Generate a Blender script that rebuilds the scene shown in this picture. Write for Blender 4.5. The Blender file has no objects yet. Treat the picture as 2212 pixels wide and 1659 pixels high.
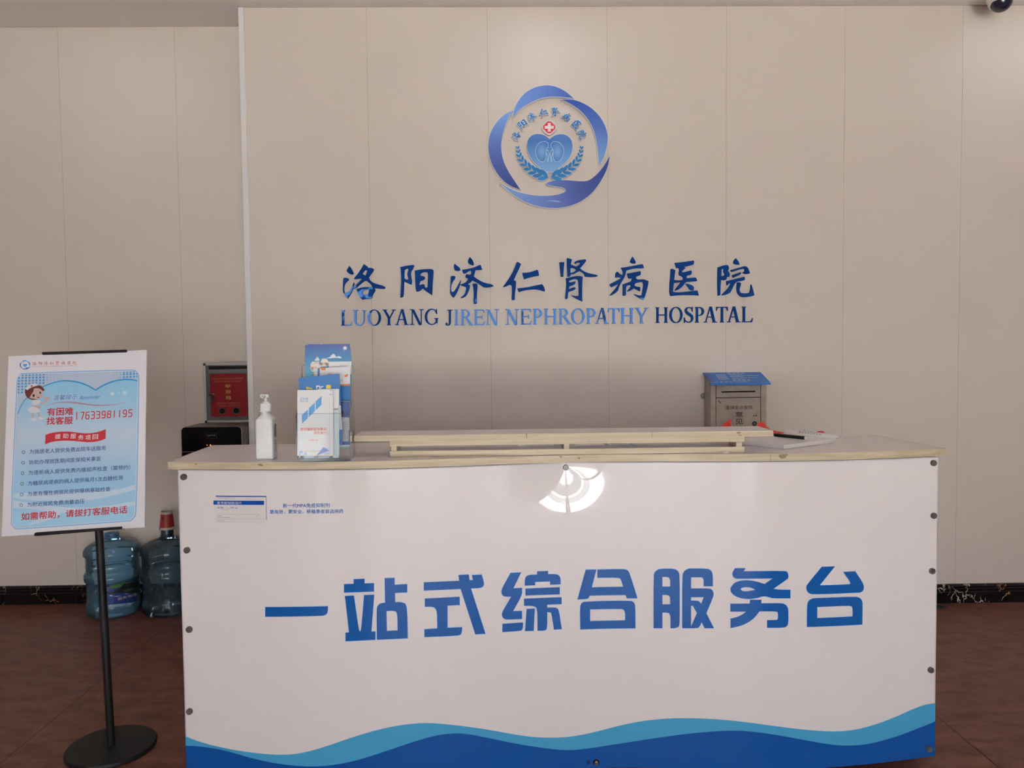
# Hospital lobby: wavy-fronted service desk before a panelled wall with a blue emblem and raised lettering.
import bpy, bmesh, math, random
import numpy as np
from mathutils import Vector, Matrix

random.seed(7)
SC = bpy.context.scene
COL = SC.collection

# ------------------------------------------------------------------ camera
W, HH, F = 2212, 1659, 1660.0
CAM_H, PITCH, YAW, ROLL = 1.33265, -0.0436, 0.0176, -0.0107


def cam_basis(p, y, r):
    fw = np.array([math.sin(y) * math.cos(p), math.cos(y) * math.cos(p), math.sin(p)])
    rt = np.array([math.cos(y), -math.sin(y), 0.0])
    up = np.cross(rt, fw)
    return np.array([math.cos(r) * rt + math.sin(r) * up, -math.sin(r) * rt + math.cos(r) * up, fw])


CB = cam_basis(PITCH, YAW, ROLL)
CP = np.array([0.0, 0.0, CAM_H])
cam_data = bpy.data.cameras.new('camera')
cam_data.sensor_width = 36.0
cam_data.lens = 36.0 * F / W
cam_data.clip_start = 0.02
cam = bpy.data.objects.new('camera', cam_data)
COL.objects.link(cam)
_m = Matrix.Identity(4)
for i in range(3):
    _m[i][0], _m[i][1], _m[i][2], _m[i][3] = CB[0][i], CB[1][i], -CB[2][i], CP[i]
cam.matrix_world = _m
SC.camera = cam

# ------------------------------------------------------------------ daylight outside the entrance, exposure
wd = bpy.data.worlds.new('daylight')
SC.world = wd
wd.use_nodes = True
bg = wd.node_tree.nodes['Background']
bg.inputs[0].default_value = (0.95, 0.945, 1.0, 1)
bg.inputs[1].default_value = 1.7
sun_d = bpy.data.lights.new('sun', 'SUN')
sun_d.energy = 19.0
sun_d.color = (1.0, 0.95, 0.88)
sun_d.angle = 0.01
sun = bpy.data.objects.new('sun', sun_d)
sun.rotation_euler = (math.radians(-10), math.radians(14), 0)   # falls on the forecourt, away from the door
COL.objects.link(sun)
DOWNLIGHT_W = 0.115
SC.cycles.transparent_max_bounces = 48
SC.view_settings.view_transform = 'Standard'
SC.view_settings.look = 'None'
SC.view_settings.gamma = 1.0
SC.view_settings.use_curve_mapping = False
SC.view_settings.exposure = 3.0

# ------------------------------------------------------------------ measured layout (metres; camera above the origin, wall ahead along +Y)
WALL_Y, RECESS_Y, CEIL_Z, BASE_Z = 3.9083, 4.1316, 3.0466, 0.0965
STEP_X = -1.2635
SEAM_X0, PANEL_W = -0.6365, 0.600
ROOM_L, ROOM_R, ROOM_F = -4.6, 4.4, -4.2
DESK_Z = 1.0121


# ------------------------------------------------------------------ helpers: points
def ray(px, py):
    return np.array([(px - W / 2) / F, -(py - HH / 2) / F, 1.0]) @ CB


class Plane:
    """flat surface: origin o, unit right r, unit up u, normal n towards the room"""
    def __init__(s, o, r, u):
        s.o = np.array(o, float); s.r = np.array(r, float); s.u = np.array(u, float)
        s.r /= np.linalg.norm(s.r); s.u /= np.linalg.norm(s.u)
        s.n = np.cross(s.r, s.u)
        s.cut = None

    def uv(s, px, py):
        d = ray(px, py)
        p = CP + d * (np.dot(s.o - CP, s.n) / np.dot(d, s.n)) - s.o
        return float(p @ s.r), float(p @ s.u)

    def at(s, u, v, off=0.0):
        return s.o + s.r * u + s.u * v + s.n * off


def wall_plane(y):
    return Plane((0, y, 0), (1, 0, 0), (0, 0, 1))


def level(z):
    return Plane((0, 0, z), (1, 0, 0), (0, 1, 0))


class Cyl:
    """vertical cylinder, seen from outside"""
    def __init__(s, cx, cy, r):
        s.c = np.array([cx, cy]); s.rad = r; s.cut = 0.012

    def uv(s, px, py):
        d = ray(px, py); a = d[:2] @ d[:2]; q = CP[:2] - s.c
        b = q @ d[:2]; disc = max(b * b - a * (q @ q - s.rad ** 2), 0.0)
        t = (-b - math.sqrt(disc)) / a
        p = CP + d * t
        return math.atan2(p[0] - s.c[0], -(p[1] - s.c[1])) * s.rad, float(p[2])

    def at(s, u, v, off=0.0):
        th = u / s.rad; r = s.rad + off
        return np.array([s.c[0] + r * math.sin(th), s.c[1] - r * math.cos(th), v])


# the desk front is a shallow wave in plan
_kx = [-0.995, -0.716, -0.52, -0.141, 0.22, 0.42, 0.817, 1.162, 1.40]
_ky = [2.2945, 2.2595, 2.2475, 2.2767, 2.3215, 2.3215, 2.2945, 2.3174, 2.3600]


def _spline(kx, ky):
    n = len(kx); h = [kx[i + 1] - kx[i] for i in range(n - 1)]
    A = np.zeros((n, n)); B = np.zeros(n); A[0, 0] = A[-1, -1] = 1
    for i in range(1, n - 1):
        A[i, i - 1], A[i, i], A[i, i + 1] = h[i - 1], 2 * (h[i - 1] + h[i]), h[i]
        B[i] = 3 * ((ky[i + 1] - ky[i]) / h[i] - (ky[i] - ky[i - 1]) / h[i - 1])
    c = np.linalg.solve(A, B)

    def fn(x):
        x = min(max(x, kx[0]), kx[-1])
        i = max(j for j in range(n - 1) if x >= kx[j])
        d = (c[i + 1] - c[i]) / (3 * h[i]); b = (ky[i + 1] - ky[i]) / h[i] - h[i] * (2 * c[i] + c[i + 1]) / 3
        t = x - kx[i]
        return ky[i] + b * t + c[i] * t * t + d * t ** 3
    return fn


desk_front = _spline(_kx, _ky)
DENT = None        # (x, z, depth, reach): the acrylic is pulled in at its top middle screw


class DeskSurf:
    cut = 0.02
    inset = 0.010

    def y(s, x, z):
        y = desk_front(x) + s.inset
        if DENT:
            y += DENT[2] * math.exp(-math.sqrt((x - DENT[0]) ** 2 + (z - DENT[1]) ** 2 + 6e-5) / DENT[3])
        return y

    def uv(s, px, py):
        d = ray(px, py); y = 2.3
        for _ in range(14):
            t = y / d[1]; x, z = d[0] * t, CAM_H + d[2] * t
            y = s.y(x, z)
        return float(x), float(z)

    def at(s, u, v, off=0.0):
        return np.array([u, s.y(u, v) - off, v])


DESK = DeskSurf()
_sx, _sz = DESK.uv(1222, 1009.5)
DENT = (_sx, _sz, 0.0195, 0.097)
WALL = wall_plane(WALL_Y)
RECESS = wall_plane(RECESS_Y)

# ------------------------------------------------------------------ helpers: objects


def world_origin(o):
    v = Vector((0, 0, 0))
    while o is not None:
        v = v + Vector(o.location); o = o.parent
    return v


def tag(o, label=None, cat=None, group=None, kind=None):
    if label: o['label'] = label
    if cat: o['category'] = cat
    if group: o['group'] = group
    if kind: o['kind'] = kind
    return o


def thing(name, loc, label, cat, group=None):
    o = bpy.data.objects.new(name, None)
    o.empty_display_size = 0.05
    o.location = loc
    COL.objects.link(o)
    return tag(o, label, cat, group)


def obj(name, verts, faces, m, parent=None, smooth=False, slots=None):
    """world-space verts; origin is the parent's origin, or the base centre for a top-level mesh"""
    vs = np.array(verts, float).reshape(-1, 3)
    if parent is not None:
        org = np.array(world_origin(parent))
    else:
        lo, hi = vs.min(0), vs.max(0)
        org = np.array([(lo[0] + hi[0]) / 2, (lo[1] + hi[1]) / 2, lo[2]])
    me = bpy.data.meshes.new(name)
    me.from_pydata([tuple(v) for v in (vs - org)], [], [tuple(f) for f in faces])
    me.materials.append(m)
    if slots:
        me.materials.append(slots[0])
        for p, k in zip(me.polygons, slots[1]): p.material_index = k
    if smooth:
        me.polygons.foreach_set('use_smooth', [True] * len(me.polygons))
        me.set_sharp_from_angle(angle=math.radians(42))
    me.update()
    o = bpy.data.objects.new(name, me)
    COL.objects.link(o)
    if parent is not None: o.parent = parent
    else: o.location = org
    return o


def dup(o, parent=None):
    c = o.copy(); COL.objects.link(c)
    if parent is not None: c.parent = parent
    for ch in list(o.children): dup(ch, c)
    return c


def bevel(o, w, seg=2, angle=40):
    m = o.modifiers.new('bevel', 'BEVEL'); m.width = w; m.segments = seg
    m.limit_method = 'ANGLE'; m.angle_limit = math.radians(angle)
    return o


class MB:
    """collects shapes into one mesh"""
    def __init__(s): s.v = []; s.f = []

    def add(s, v, f):
        b = len(s.v); s.v += [tuple(map(float, p)) for p in v]; s.f += [tuple(i + b for i in q) for q in f]; return s

    def box(s, x0, y0, z0, x1, y1, z1):
        v = [(x, y, z) for z in (z0, z1) for y in (y0, y1) for x in (x0, x1)]
        return s.add(v, [(0, 2, 3, 1), (4, 5, 7, 6), (0, 1, 5, 4), (2, 6, 7, 3), (0, 4, 6, 2), (1, 3, 7, 5)])

    def prism(s, poly, fn, d0, d1):
        """poly: list of 2-D points; fn(u, v, d) -> world; between depths d0, d1"""
        n = len(poly)
        v = [fn(a, b, d0) for a, b in poly] + [fn(a, b, d1) for a, b in poly]
        f = [tuple(range(n))[::-1], tuple(range(n, 2 * n))] + [(i, (i + 1) % n, n + (i + 1) % n, n + i) for i in range(n)]
        return s.add(v, f)

    def lathe(s, prof, c=(0, 0, 0), n=40, axis=(0, 0, 1), caps=True):
        ax = Vector(axis).normalized(); q = Vector((0, 0, 1)).rotation_difference(ax)
        v, f = [], []
        for r, z in prof:
            for k in range(n):
                a = 2 * math.pi * k / n
                v.append(q @ Vector((r * math.cos(a), r * math.sin(a), z)) + Vector(c))
        for i in range(len(prof) - 1):
            for k in range(n):
                a, b = i * n + k, i * n + (k + 1) % n
                f.append((a, b, b + n, a + n))
        if caps: f.append(tuple(range(n))[::-1]); f.append(tuple(range((len(prof) - 1) * n, len(prof) * n)))
        return s.add(v, f)

    def tube(s, pts, r, n=10):
        pts = [Vector(p) for p in pts]; v, f = [], []
        prev = None
        for i, p in enumerate(pts):
            t = (pts[min(i + 1, len(pts) - 1)] - pts[max(i - 1, 0)]).normalized()
            up = prev if prev is not None else (Vector((0, 0, 1)) if abs(t.z) < 0.9 else Vector((1, 0, 0)))
            a = t.cross(up).normalized(); b = a.cross(t).normalized(); prev = b
            rr = r[i] if isinstance(r, (list, tuple)) else r
            for k in range(n):
                w = 2 * math.pi * k / n
                v.append(p + a * (rr * math.cos(w)) + b * (rr * math.sin(w)))
        for i in range(len(pts) - 1):
            for k in range(n):
                c, d = i * n + k, i * n + (k + 1) % n
                f.append((c, d, d + n, c + n))
        f.append(tuple(range(n))[::-1]); f.append(tuple(range((len(pts) - 1) * n, len(pts) * n)))
        return s.add(v, f)

    def build(s, name, m, parent=None, smooth=False): return obj(name, s.v, s.f, m, parent, smooth)


def rrect(x0, y0, x1, y1, r, n=6):
    out = []
    for cx, cy, a0 in ((x1 - r, y1 - r, 0), (x0 + r, y1 - r, 90), (x0 + r, y0 + r, 180), (x1 - r, y0 + r, 270)):
        for k in range(n + 1):
            a = math.radians(a0 + 90 * k / n); out.append((cx + r * math.cos(a), cy + r * math.sin(a)))
    return out


def smooth_poly(p, it=2, corner=55):
    p = [tuple(q) for q in p]
    for _ in range(it):
        n = len(p); out = []
        for i in range(n):
            a, b, c = np.array(p[i - 1]), np.array(p[i]), np.array(p[(i + 1) % n])
            d1, d2 = b - a, c - b
            l1, l2 = np.linalg.norm(d1), np.linalg.norm(d2)
            if l1 < 1e-9 or l2 < 1e-9: continue
            ang = math.degrees(math.acos(max(-1, min(1, float(d1 @ d2) / (l1 * l2)))))
            if ang > corner: out.append(tuple(b))
            else: out += [tuple(b - d1 * 0.25), tuple(b + d2 * 0.25)]
        p = out
    return p


def area(p):
    return 0.5 * sum(p[i - 1][0] * p[i][1] - p[i][0] * p[i - 1][1] for i in range(len(p)))


def grow(p, d):
    """offset a closed outline outwards by d (inwards when negative)"""
    s = 1 if area(p) > 0 else -1
    n = len(p); out = []
    for i in range(n):
        a, b, c = np.array(p[i - 1], float), np.array(p[i], float), np.array(p[(i + 1) % n], float)
        d1, d2 = b - a, c - b
        l1, l2 = np.linalg.norm(d1), np.linalg.norm(d2)
        if l1 < 1e-9 or l2 < 1e-9: continue
        n1 = np.array([d1[1], -d1[0]]) / l1 * s; n2 = np.array([d2[1], -d2[0]]) / l2 * s
        m = n1 + n2; L = np.linalg.norm(m)
        if L < 0.3: m = n1; k = 1
        else: m = m / L; k = min(1 / max(float(m @ n1), 0.5), 1.6)
        out.append(tuple(b + m * d * k))
    return out


def fill2d(outlines):
    """triangulated faces of 2-D outlines (outer rings and holes together)"""
    cu = bpy.data.curves.new('outline', 'CURVE'); cu.dimensions = '2D'; cu.fill_mode = 'BOTH'
    for o in outlines:
        sp = cu.splines.new('POLY'); sp.points.add(len(o) - 1); sp.use_cyclic_u = True
        for q, (x, y) in zip(sp.points, o): q.co = (x, y, 0, 1)
    ob = bpy.data.objects.new('outline', cu)
    me = bpy.data.meshes.new_from_object(ob)
    v = [(p.co.x, p.co.y) for p in me.vertices]; f = [tuple(p.vertices) for p in me.polygons]
    bpy.data.objects.remove(ob); bpy.data.curves.remove(cu); bpy.data.meshes.remove(me)
    return v, f


def slice_u(v, f, step):
    bm = bmesh.new()
    vs = [bm.verts.new((a, b, 0)) for a, b in v]
    for q in f:
        try: bm.faces.new([vs[i] for i in q])
        except ValueError: pass
    bmesh.ops.remove_doubles(bm, verts=bm.verts[:], dist=1e-6)
    us = [a for a, b in v]
    k = math.floor(min(us) / step) + 1
    while k * step < max(us):
        bmesh.ops.bisect_plane(bm, geom=bm.verts[:] + bm.edges[:] + bm.faces[:], plane_co=(k * step, 0, 0), plane_no=(1, 0, 0))
        k += 1
    bm.verts.index_update()
    out = [(q.co.x, q.co.y) for q in bm.verts], [tuple(w.index for w in q.verts) for q in bm.faces]
    bm.free()
    return out


def region(surf, uvs, mb=None, off=0.0, thick=0.0):
    """fill outlines given in surface coordinates and lay them on the surface; thick > 0 makes a plate from off-thick to off"""
    mb = mb or MB()
    v, f = fill2d(uvs)
    if not f: return mb
    if surf.cut: v, f = slice_u(v, f, surf.cut)
    # winding towards the viewer
    ff = []
    for q in f:
        ar = area([v[i] for i in q])
        if abs(ar) < 1e-14: continue
        ff.append(q if ar > 0 else q[::-1])
    n = len(v)
    pts = [surf.at(a, b, off) for a, b in v]
    fs = list(ff)
    if thick > 0:
        pts += [surf.at(a, b, off - thick) for a, b in v]
        cnt = {}
        for q in ff:
            for i in range(len(q)):
                e = (q[i], q[(i + 1) % len(q)]); cnt[e] = 1
        fs += [tuple(i + n for i in q[::-1]) for q in ff]
        for a, b in list(cnt):
            if (b, a) not in cnt: fs.append((a, a + n, b + n, b))
    return mb.add(pts, fs)


def to_uv(surf, pts): return [surf.uv(*p) for p in pts]


def trace(surf, shapes, off, thick=0.0, smooth=0, corner=55, expand=0.0, mb=None):
    """shapes: list of [outer, hole, ...] outlines in photograph pixels"""
    mb = mb or MB()
    for sh in shapes:
        rings = []
        for k, ring in enumerate(sh):
            if smooth: ring = smooth_poly(ring, smooth, corner)
            if expand:
                ring = grow(ring, expand if k == 0 else -expand)
            rings.append(to_uv(surf, ring))
        region(surf, rings, mb, off, thick)
    return mb


_text_cache = {}


def glyphs(body, bold=0.0):
    key = (body, bold)
    if key not in _text_cache:
        cu = bpy.data.curves.new('text', 'FONT'); cu.body = body; cu.size = 1.0; cu.offset = bold
        cu.resolution_u = 3
        ob = bpy.data.objects.new('text', cu); COL.objects.link(ob)
        me = bpy.data.meshes.new_from_object(ob.evaluated_get(bpy.context.evaluated_depsgraph_get()))
        v = np.array([p.co[:2] for p in me.vertices] or [(0, 0)]); f = [tuple(p.vertices) for p in me.polygons]
        bpy.data.objects.remove(ob); bpy.data.curves.remove(cu); bpy.data.meshes.remove(me)
        lo, hi = v.min(0), v.max(0)
        _text_cache[key] = ((v - lo) / np.maximum(hi - lo, 1e-6), f)
    return _text_cache[key]


def text(surf, body, p0, p1, h, off, mb=None, bold=0.0, shear=0.0, up=None):
    """lettering between baseline pixels p0 and p1, h pixels high"""
    mb = mb or MB()
    v, f = glyphs(body)
    p0, p1 = np.array(p0, float), np.array(p1, float)
    d = p1 - p0; L = np.linalg.norm(d)
    upv = np.array(up, float) if up else np.array([d[1], -d[0]]) / L * h
    hp = float(np.linalg.norm(upv)); k = bold * hp * 0.8
    for n_, (sx, sy) in enumerate([(0, 0)] if not bold else [(k, 0), (-k, 0), (0, k), (0, -k)]):
        pts = []
        for a, b in v:
            q = p0 + d * a + upv * b + d / L * (shear * h * b + sx) + upv / hp * sy
            pts.append(surf.at(*surf.uv(*q), off + 0.00005 * n_))
        mb.add(pts, f)
    return mb


def ngon(cx, cy, r, n=20, ry=None, a0=0.0):
    ry = ry or r
    return [(cx + r * math.cos(a0 + 2 * math.pi * k / n), cy + ry * math.sin(a0 + 2 * math.pi * k / n)) for k in range(n)]


def stroke(pts, w):
    """outline of a polyline of width w (a number, or one per point)"""
    n = len(pts); L, Rr = [], []
    if isinstance(w, (list, tuple)): w = [float(q) for q in np.interp(np.linspace(0, 1, n), np.linspace(0, 1, len(w)), w)]
    for i in range(n):
        a, b = np.array(pts[max(i - 1, 0)], float), np.array(pts[min(i + 1, n - 1)], float)
        t = (b - a) / (np.linalg.norm(b - a) + 1e-9); nn = np.array([-t[1], t[0]])
        ww = w[i] if isinstance(w, (list, tuple)) else w
        L.append(tuple(np.array(pts[i]) + nn * ww / 2)); Rr.append(tuple(np.array(pts[i]) - nn * ww / 2))
    return L + Rr[::-1]


def rbox(x0, y0, x1, y1, r): return rrect(x0, y0, x1, y1, r, 4)


# ------------------------------------------------------------------ helpers: materials
def lin(c):
    c = c / 255.0
    return c / 12.92 if c <= 0.04045 else ((c + 0.055) / 1.055) ** 2.4


def rgb(r, g, b, k=1.0): return (min(lin(r) * k, 0.95), min(lin(g) * k, 0.95), min(lin(b) * k, 0.95), 1.0)


def new_mat(name):
    m = bpy.data.materials.new(name); m.use_nodes = True
    return m, m.node_tree.nodes, m.node_tree.links, m.node_tree.nodes['Principled BSDF']


def mat(name, col, rough=0.5, spec=0.5, metal=0.0, coat=0.0):
    m, N, L, b = new_mat(name)
    b.inputs['Base Color'].default_value = col
    b.inputs['Roughness'].default_value = rough
    b.inputs['Specular IOR Level'].default_value = spec
    b.inputs['Metallic'].default_value = metal
    b.inputs['Coat Weight'].default_value = coat
    return m


def grad(name, stops, axis='X', rough=0.35, spec=0.5, coord='Generated'):
    """printed colour blend along one axis of the part"""
    m, N, L, b = new_mat(name)
    tc = N.new('ShaderNodeTexCoord'); sp = N.new('ShaderNodeSeparateXYZ'); cr = N.new('ShaderNodeValToRGB')
    L.new(tc.outputs[coord], sp.inputs[0]); L.new(sp.outputs[axis], cr.inputs[0])
    el = cr.color_ramp.elements
    while len(el) < len(stops): el.new(0.5)
    for e, (p, c) in zip(el, stops): e.position = p; e.color = c
    L.new(cr.outputs[0], b.inputs['Base Color'])
    b.inputs['Roughness'].default_value = rough; b.inputs['Specular IOR Level'].default_value = spec
    return m


def noisy(name, c1, c2, scale=(1, 1, 1), ns=6.0, detail=4, rough=0.5, spec=0.4, lo=0.35, hi=0.65, bump=0.0, rot=0.0):
    m, N, L, b = new_mat(name)
    tc = N.new('ShaderNodeTexCoord'); mp = N.new('ShaderNodeMapping'); nz = N.new('ShaderNodeTexNoise'); cr = N.new('ShaderNodeValToRGB')
    mp.inputs['Scale'].default_value = scale
    nz.inputs['Scale'].default_value = ns; nz.inputs['Detail'].default_value = detail
    L.new(tc.outputs['Object'], mp.inputs[0]); L.new(mp.outputs[0], nz.inputs['Vector']); L.new(nz.outputs['Fac'], cr.inputs[0])
    cr.color_ramp.elements[0].position = lo; cr.color_ramp.elements[0].color = c1
    cr.color_ramp.elements[1].position = hi; cr.color_ramp.elements[1].color = c2
    L.new(cr.outputs[0], b.inputs['Base Color'])
    b.inputs['Roughness'].default_value = rough; b.inputs['Specular IOR Level'].default_value = spec
    if bump:
        bp = N.new('ShaderNodeBump'); bp.inputs['Strength'].default_value = bump; bp.inputs['Distance'].default_value = 0.002
        L.new(nz.outputs['Fac'], bp.inputs['Height']); L.new(bp.outputs[0], b.inputs['Normal'])
    return m


def clear(name, tint, body=0.0, body_col=(1, 1, 1, 1), rough=0.03, edge=1.45):
    """thin clear plastic: tinted see-through sheet with a fresnel gloss and a little milky body"""
    m, N, L, b = new_mat(name)
    N.remove(b)
    out = N['Material Output']
    tr = N.new('ShaderNodeBsdfTransparent'); tr.inputs[0].default_value = tint
    gl = N.new('ShaderNodeBsdfGlossy'); gl.inputs['Roughness'].default_value = rough
    fr = N.new('ShaderNodeFresnel'); fr.inputs['IOR'].default_value = edge
    df = N.new('ShaderNodeBsdfDiffuse'); df.inputs[0].default_value = body_col
    m1 = N.new('ShaderNodeMixShader'); m1.inputs[0].default_value = body
    L.new(tr.outputs[0], m1.inputs[1]); L.new(df.outputs[0], m1.inputs[2])
    m2 = N.new('ShaderNodeMixShader')
    L.new(fr.outputs[0], m2.inputs[0]); L.new(m1.outputs[0], m2.inputs[1]); L.new(gl.outputs[0], m2.inputs[2])
    L.new(m2.outputs[0], out.inputs[0])
    return m


def glow(name, col, s):
    m, N, L, b = new_mat(name)
    b.inputs['Base Color'].default_value = col
    b.inputs['Emission Color'].default_value = col; b.inputs['Emission Strength'].default_value = s
    return m


def mirror_blue(name, dif, gcol, fac, rough):
    """blue mirror acrylic lettering"""
    m, N, L, b = new_mat(name)
    N.remove(b); out = N['Material Output']
    df = N.new('ShaderNodeBsdfDiffuse'); df.inputs[0].default_value = dif
    gl = N.new('ShaderNodeBsdfGlossy'); gl.inputs[0].default_value = gcol; gl.inputs['Roughness'].default_value = rough
    tc = N.new('ShaderNodeTexCoord'); nz = N.new('ShaderNodeTexNoise'); nz.inputs['Scale'].default_value = 9.0
    bp = N.new('ShaderNodeBump'); bp.inputs['Strength'].default_value = 0.12; bp.inputs['Distance'].default_value = 0.01
    L.new(tc.outputs['Object'], nz.inputs['Vector']); L.new(nz.outputs['Fac'], bp.inputs['Height'])
    L.new(bp.outputs[0], gl.inputs['Normal'])
    mx = N.new('ShaderNodeMixShader'); mx.inputs[0].default_value = fac
    L.new(df.outputs[0], mx.inputs[1]); L.new(gl.outputs[0], mx.inputs[2]); L.new(mx.outputs[0], out.inputs[0])
    return m


K = 1.45
WHITE = mat('white_plastic', rgb(214, 210, 208, 1.2), 0.3)
BLACK = mat('black_plastic', rgb(28, 26, 28, 1.0), 0.4)
BLACK_METAL = noisy('black_powder_coat', rgb(12, 11, 12), rgb(19, 17, 18), ns=300, rough=0.55, bump=0.1)
STEEL = mat('brushed_steel', rgb(150, 146, 142), 0.3, metal=1.0)
ALU = mat('anodised_aluminium', rgb(186, 184, 184), 0.38, metal=0.25)
PAPER = mat('white_paper', rgb(222, 216, 214, 1.1), 0.7, 0.2)

# ================================================================== THE ROOM
def wall_mat():
    m, N, L, b = new_mat('coated_wall_panel')
    g = N.new('ShaderNodeNewGeometry'); nz = N.new('ShaderNodeTexNoise'); nz.inputs['Scale'].default_value = 0.9; nz.inputs['Detail'].default_value = 3
    cr = N.new('ShaderNodeValToRGB')
    cr.color_ramp.elements[0].position = 0.3; cr.color_ramp.elements[0].color = (0.655, 0.570, 0.512, 1)
    cr.color_ramp.elements[1].position = 0.7; cr.color_ramp.elements[1].color = (0.685, 0.600, 0.542, 1)
    L.new(g.outputs['Position'], nz.inputs['Vector']); L.new(nz.outputs['Fac'], cr.inputs[0]); L.new(cr.outputs[0], b.inputs['Base Color'])
    b.inputs['Roughness'].default_value = 0.42; b.inputs['Specular IOR Level'].default_value = 0.3
    return m


PANEL = wall_mat()
JOINT = mat('wall_joint', rgb(182, 166, 152), 0.8, 0.1)
PLASTER = mat('ceiling_paint', (0.88, 0.83, 0.80, 1), 0.9, 0.1)
PLAIN = mat('wall_paint', (0.62, 0.58, 0.54, 1), 0.7, 0.2)


def panelled(name, x_from, x_to, y, seams, z0, z1):
    """flat coated boards with narrow joints, facing -Y; the joint shows the darker backing"""
    mb = MB(); kinds = []
    mb.box(x_from, y + 0.0009, 0, x_to, y + 0.10, z1 + 0.04); kinds += [1] * 6
    xs = [x_from] + [s for s in seams if x_from + 0.05 < s < x_to - 0.05] + [x_to]
    for a, b in zip(xs[:-1], xs[1:]):
        l = a + (0.0010 if a > x_from else 0); r = b - (0.0010 if b < x_to else 0)
        mb.box(l, y, z0, r, y + 0.0009, z1); kinds += [0] * 6
    o = obj(name, mb.v, mb.f, PANEL, slots=[JOINT, kinds])
    return tag(o, kind='structure')


seams_b = [SEAM_X0 + PANEL_W * k for k in range(-1, 9)]
seams_r = [-2.2818 + 0.604 * k for k in range(-4, 2)]
panelled('wall_back', STEP_X, ROOM_R, WALL_Y, seams_b, 0.0, CEIL_Z - 0.004)
panelled('wall_recess', ROOM_L, STEP_X + 0.12, RECESS_Y, seams_r, 0.0, CEIL_Z - 0.004)
mb = MB().box(STEP_X, WALL_Y + 0.105, 0, STEP_X + 0.02, RECESS_Y - 0.001, CEIL_Z - 0.002)
tag(mb.build('wall_step', PANEL), kind='structure')
tag(MB().box(ROOM_L - 0.1, ROOM_F - 0.2, 0, ROOM_L, RECESS_Y + 0.1, CEIL_Z).build('wall_left', PLAIN), kind='structure')
tag(MB().box(ROOM_R, ROOM_F - 0.2, 0, ROOM_R + 0.1, WALL_Y + 0.1, CEIL_Z).build('wall_right', PLAIN), kind='structure')
tag(MB().box(ROOM_L - 0.1, ROOM_F - 0.2, CEIL_Z, ROOM_R + 0.1, RECESS_Y + 0.1, CEIL_Z + 0.12).build('ceiling', PLASTER), kind='structure')

# pale corner trim on the step between the two back walls
TRIM = mat('corner_trim', (0.74, 0.71, 0.71, 1), 0.35, 0.4)
tag(bevel(MB().box(STEP_X - 0.004, WALL_Y - 0.006, 0.02, STEP_X + 0.024, WALL_Y + 0.104, CEIL_Z - 0.003).build('trim_1', TRIM), 0.002), kind='structure')


def floor_mat():
    m, N, L, b = new_mat('brown_floor_tile')
    g = N.new('ShaderNodeNewGeometry')
    mp = N.new('ShaderNodeMapping'); mp.inputs['Scale'].default_value = (9, 17, 1)
    nz = N.new('ShaderNodeTexNoise'); nz.inputs['Scale'].default_value = 1.0; nz.inputs['Detail'].default_value = 10; nz.inputs['Roughness'].default_value = 0.68; nz.inputs['Distortion'].default_value = 0.35
    cr = N.new('ShaderNodeValToRGB')
    e = cr.color_ramp.elements
    e[0].position = 0.26; e[0].color = (0.090, 0.035, 0.025, 1)
    e[1].position = 0.75; e[1].color = (0.26, 0.112, 0.082, 1)
    k = e.new(0.45); k.color = (0.165, 0.069, 0.050, 1)
    L.new(g.outputs['Position'], mp.inputs[0]); L.new(mp.outputs[0], nz.inputs['Vector']); L.new(nz.outputs['Fac'], cr.inputs[0])
    sh = N.new('ShaderNodeMapping'); sh.inputs['Location'].default_value = (-1.5654 + 0.8025 * 20, -3.96 + 3.21 * 5, 0)
    br = N.new('ShaderNodeTexBrick'); br.offset = 0.0; br.inputs['Scale'].default_value = 1.0
    br.inputs['Brick Width'].default_value = 0.8025; br.inputs['Row Height'].default_value = 3.21; br.inputs['Mortar Size'].default_value = 0.0016
    br.inputs['Mortar Smooth'].default_value = 0.0
    L.new(g.outputs['Position'], sh.inputs[0]); L.new(sh.outputs[0], br.inputs['Vector'])
    mx = N.new('ShaderNodeMix'); mx.data_type = 'RGBA'
    L.new(br.outputs['Fac'], mx.inputs[0]); L.new(cr.outputs[0], mx.inputs[6]); mx.inputs[7].default_value = (0.028, 0.016, 0.013, 1)
    L.new(mx.outputs[2], b.inputs['Base Color'])
    b.inputs['Roughness'].default_value = 0.34; b.inputs['Specular IOR Level'].default_value = 0.12
    return m


tag(MB().box(ROOM_L - 0.1, ROOM_F - 0.2, -0.1, ROOM_R + 0.1, RECESS_Y + 0.1, 0.0).build('floor', floor_mat()), kind='structure')


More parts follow.
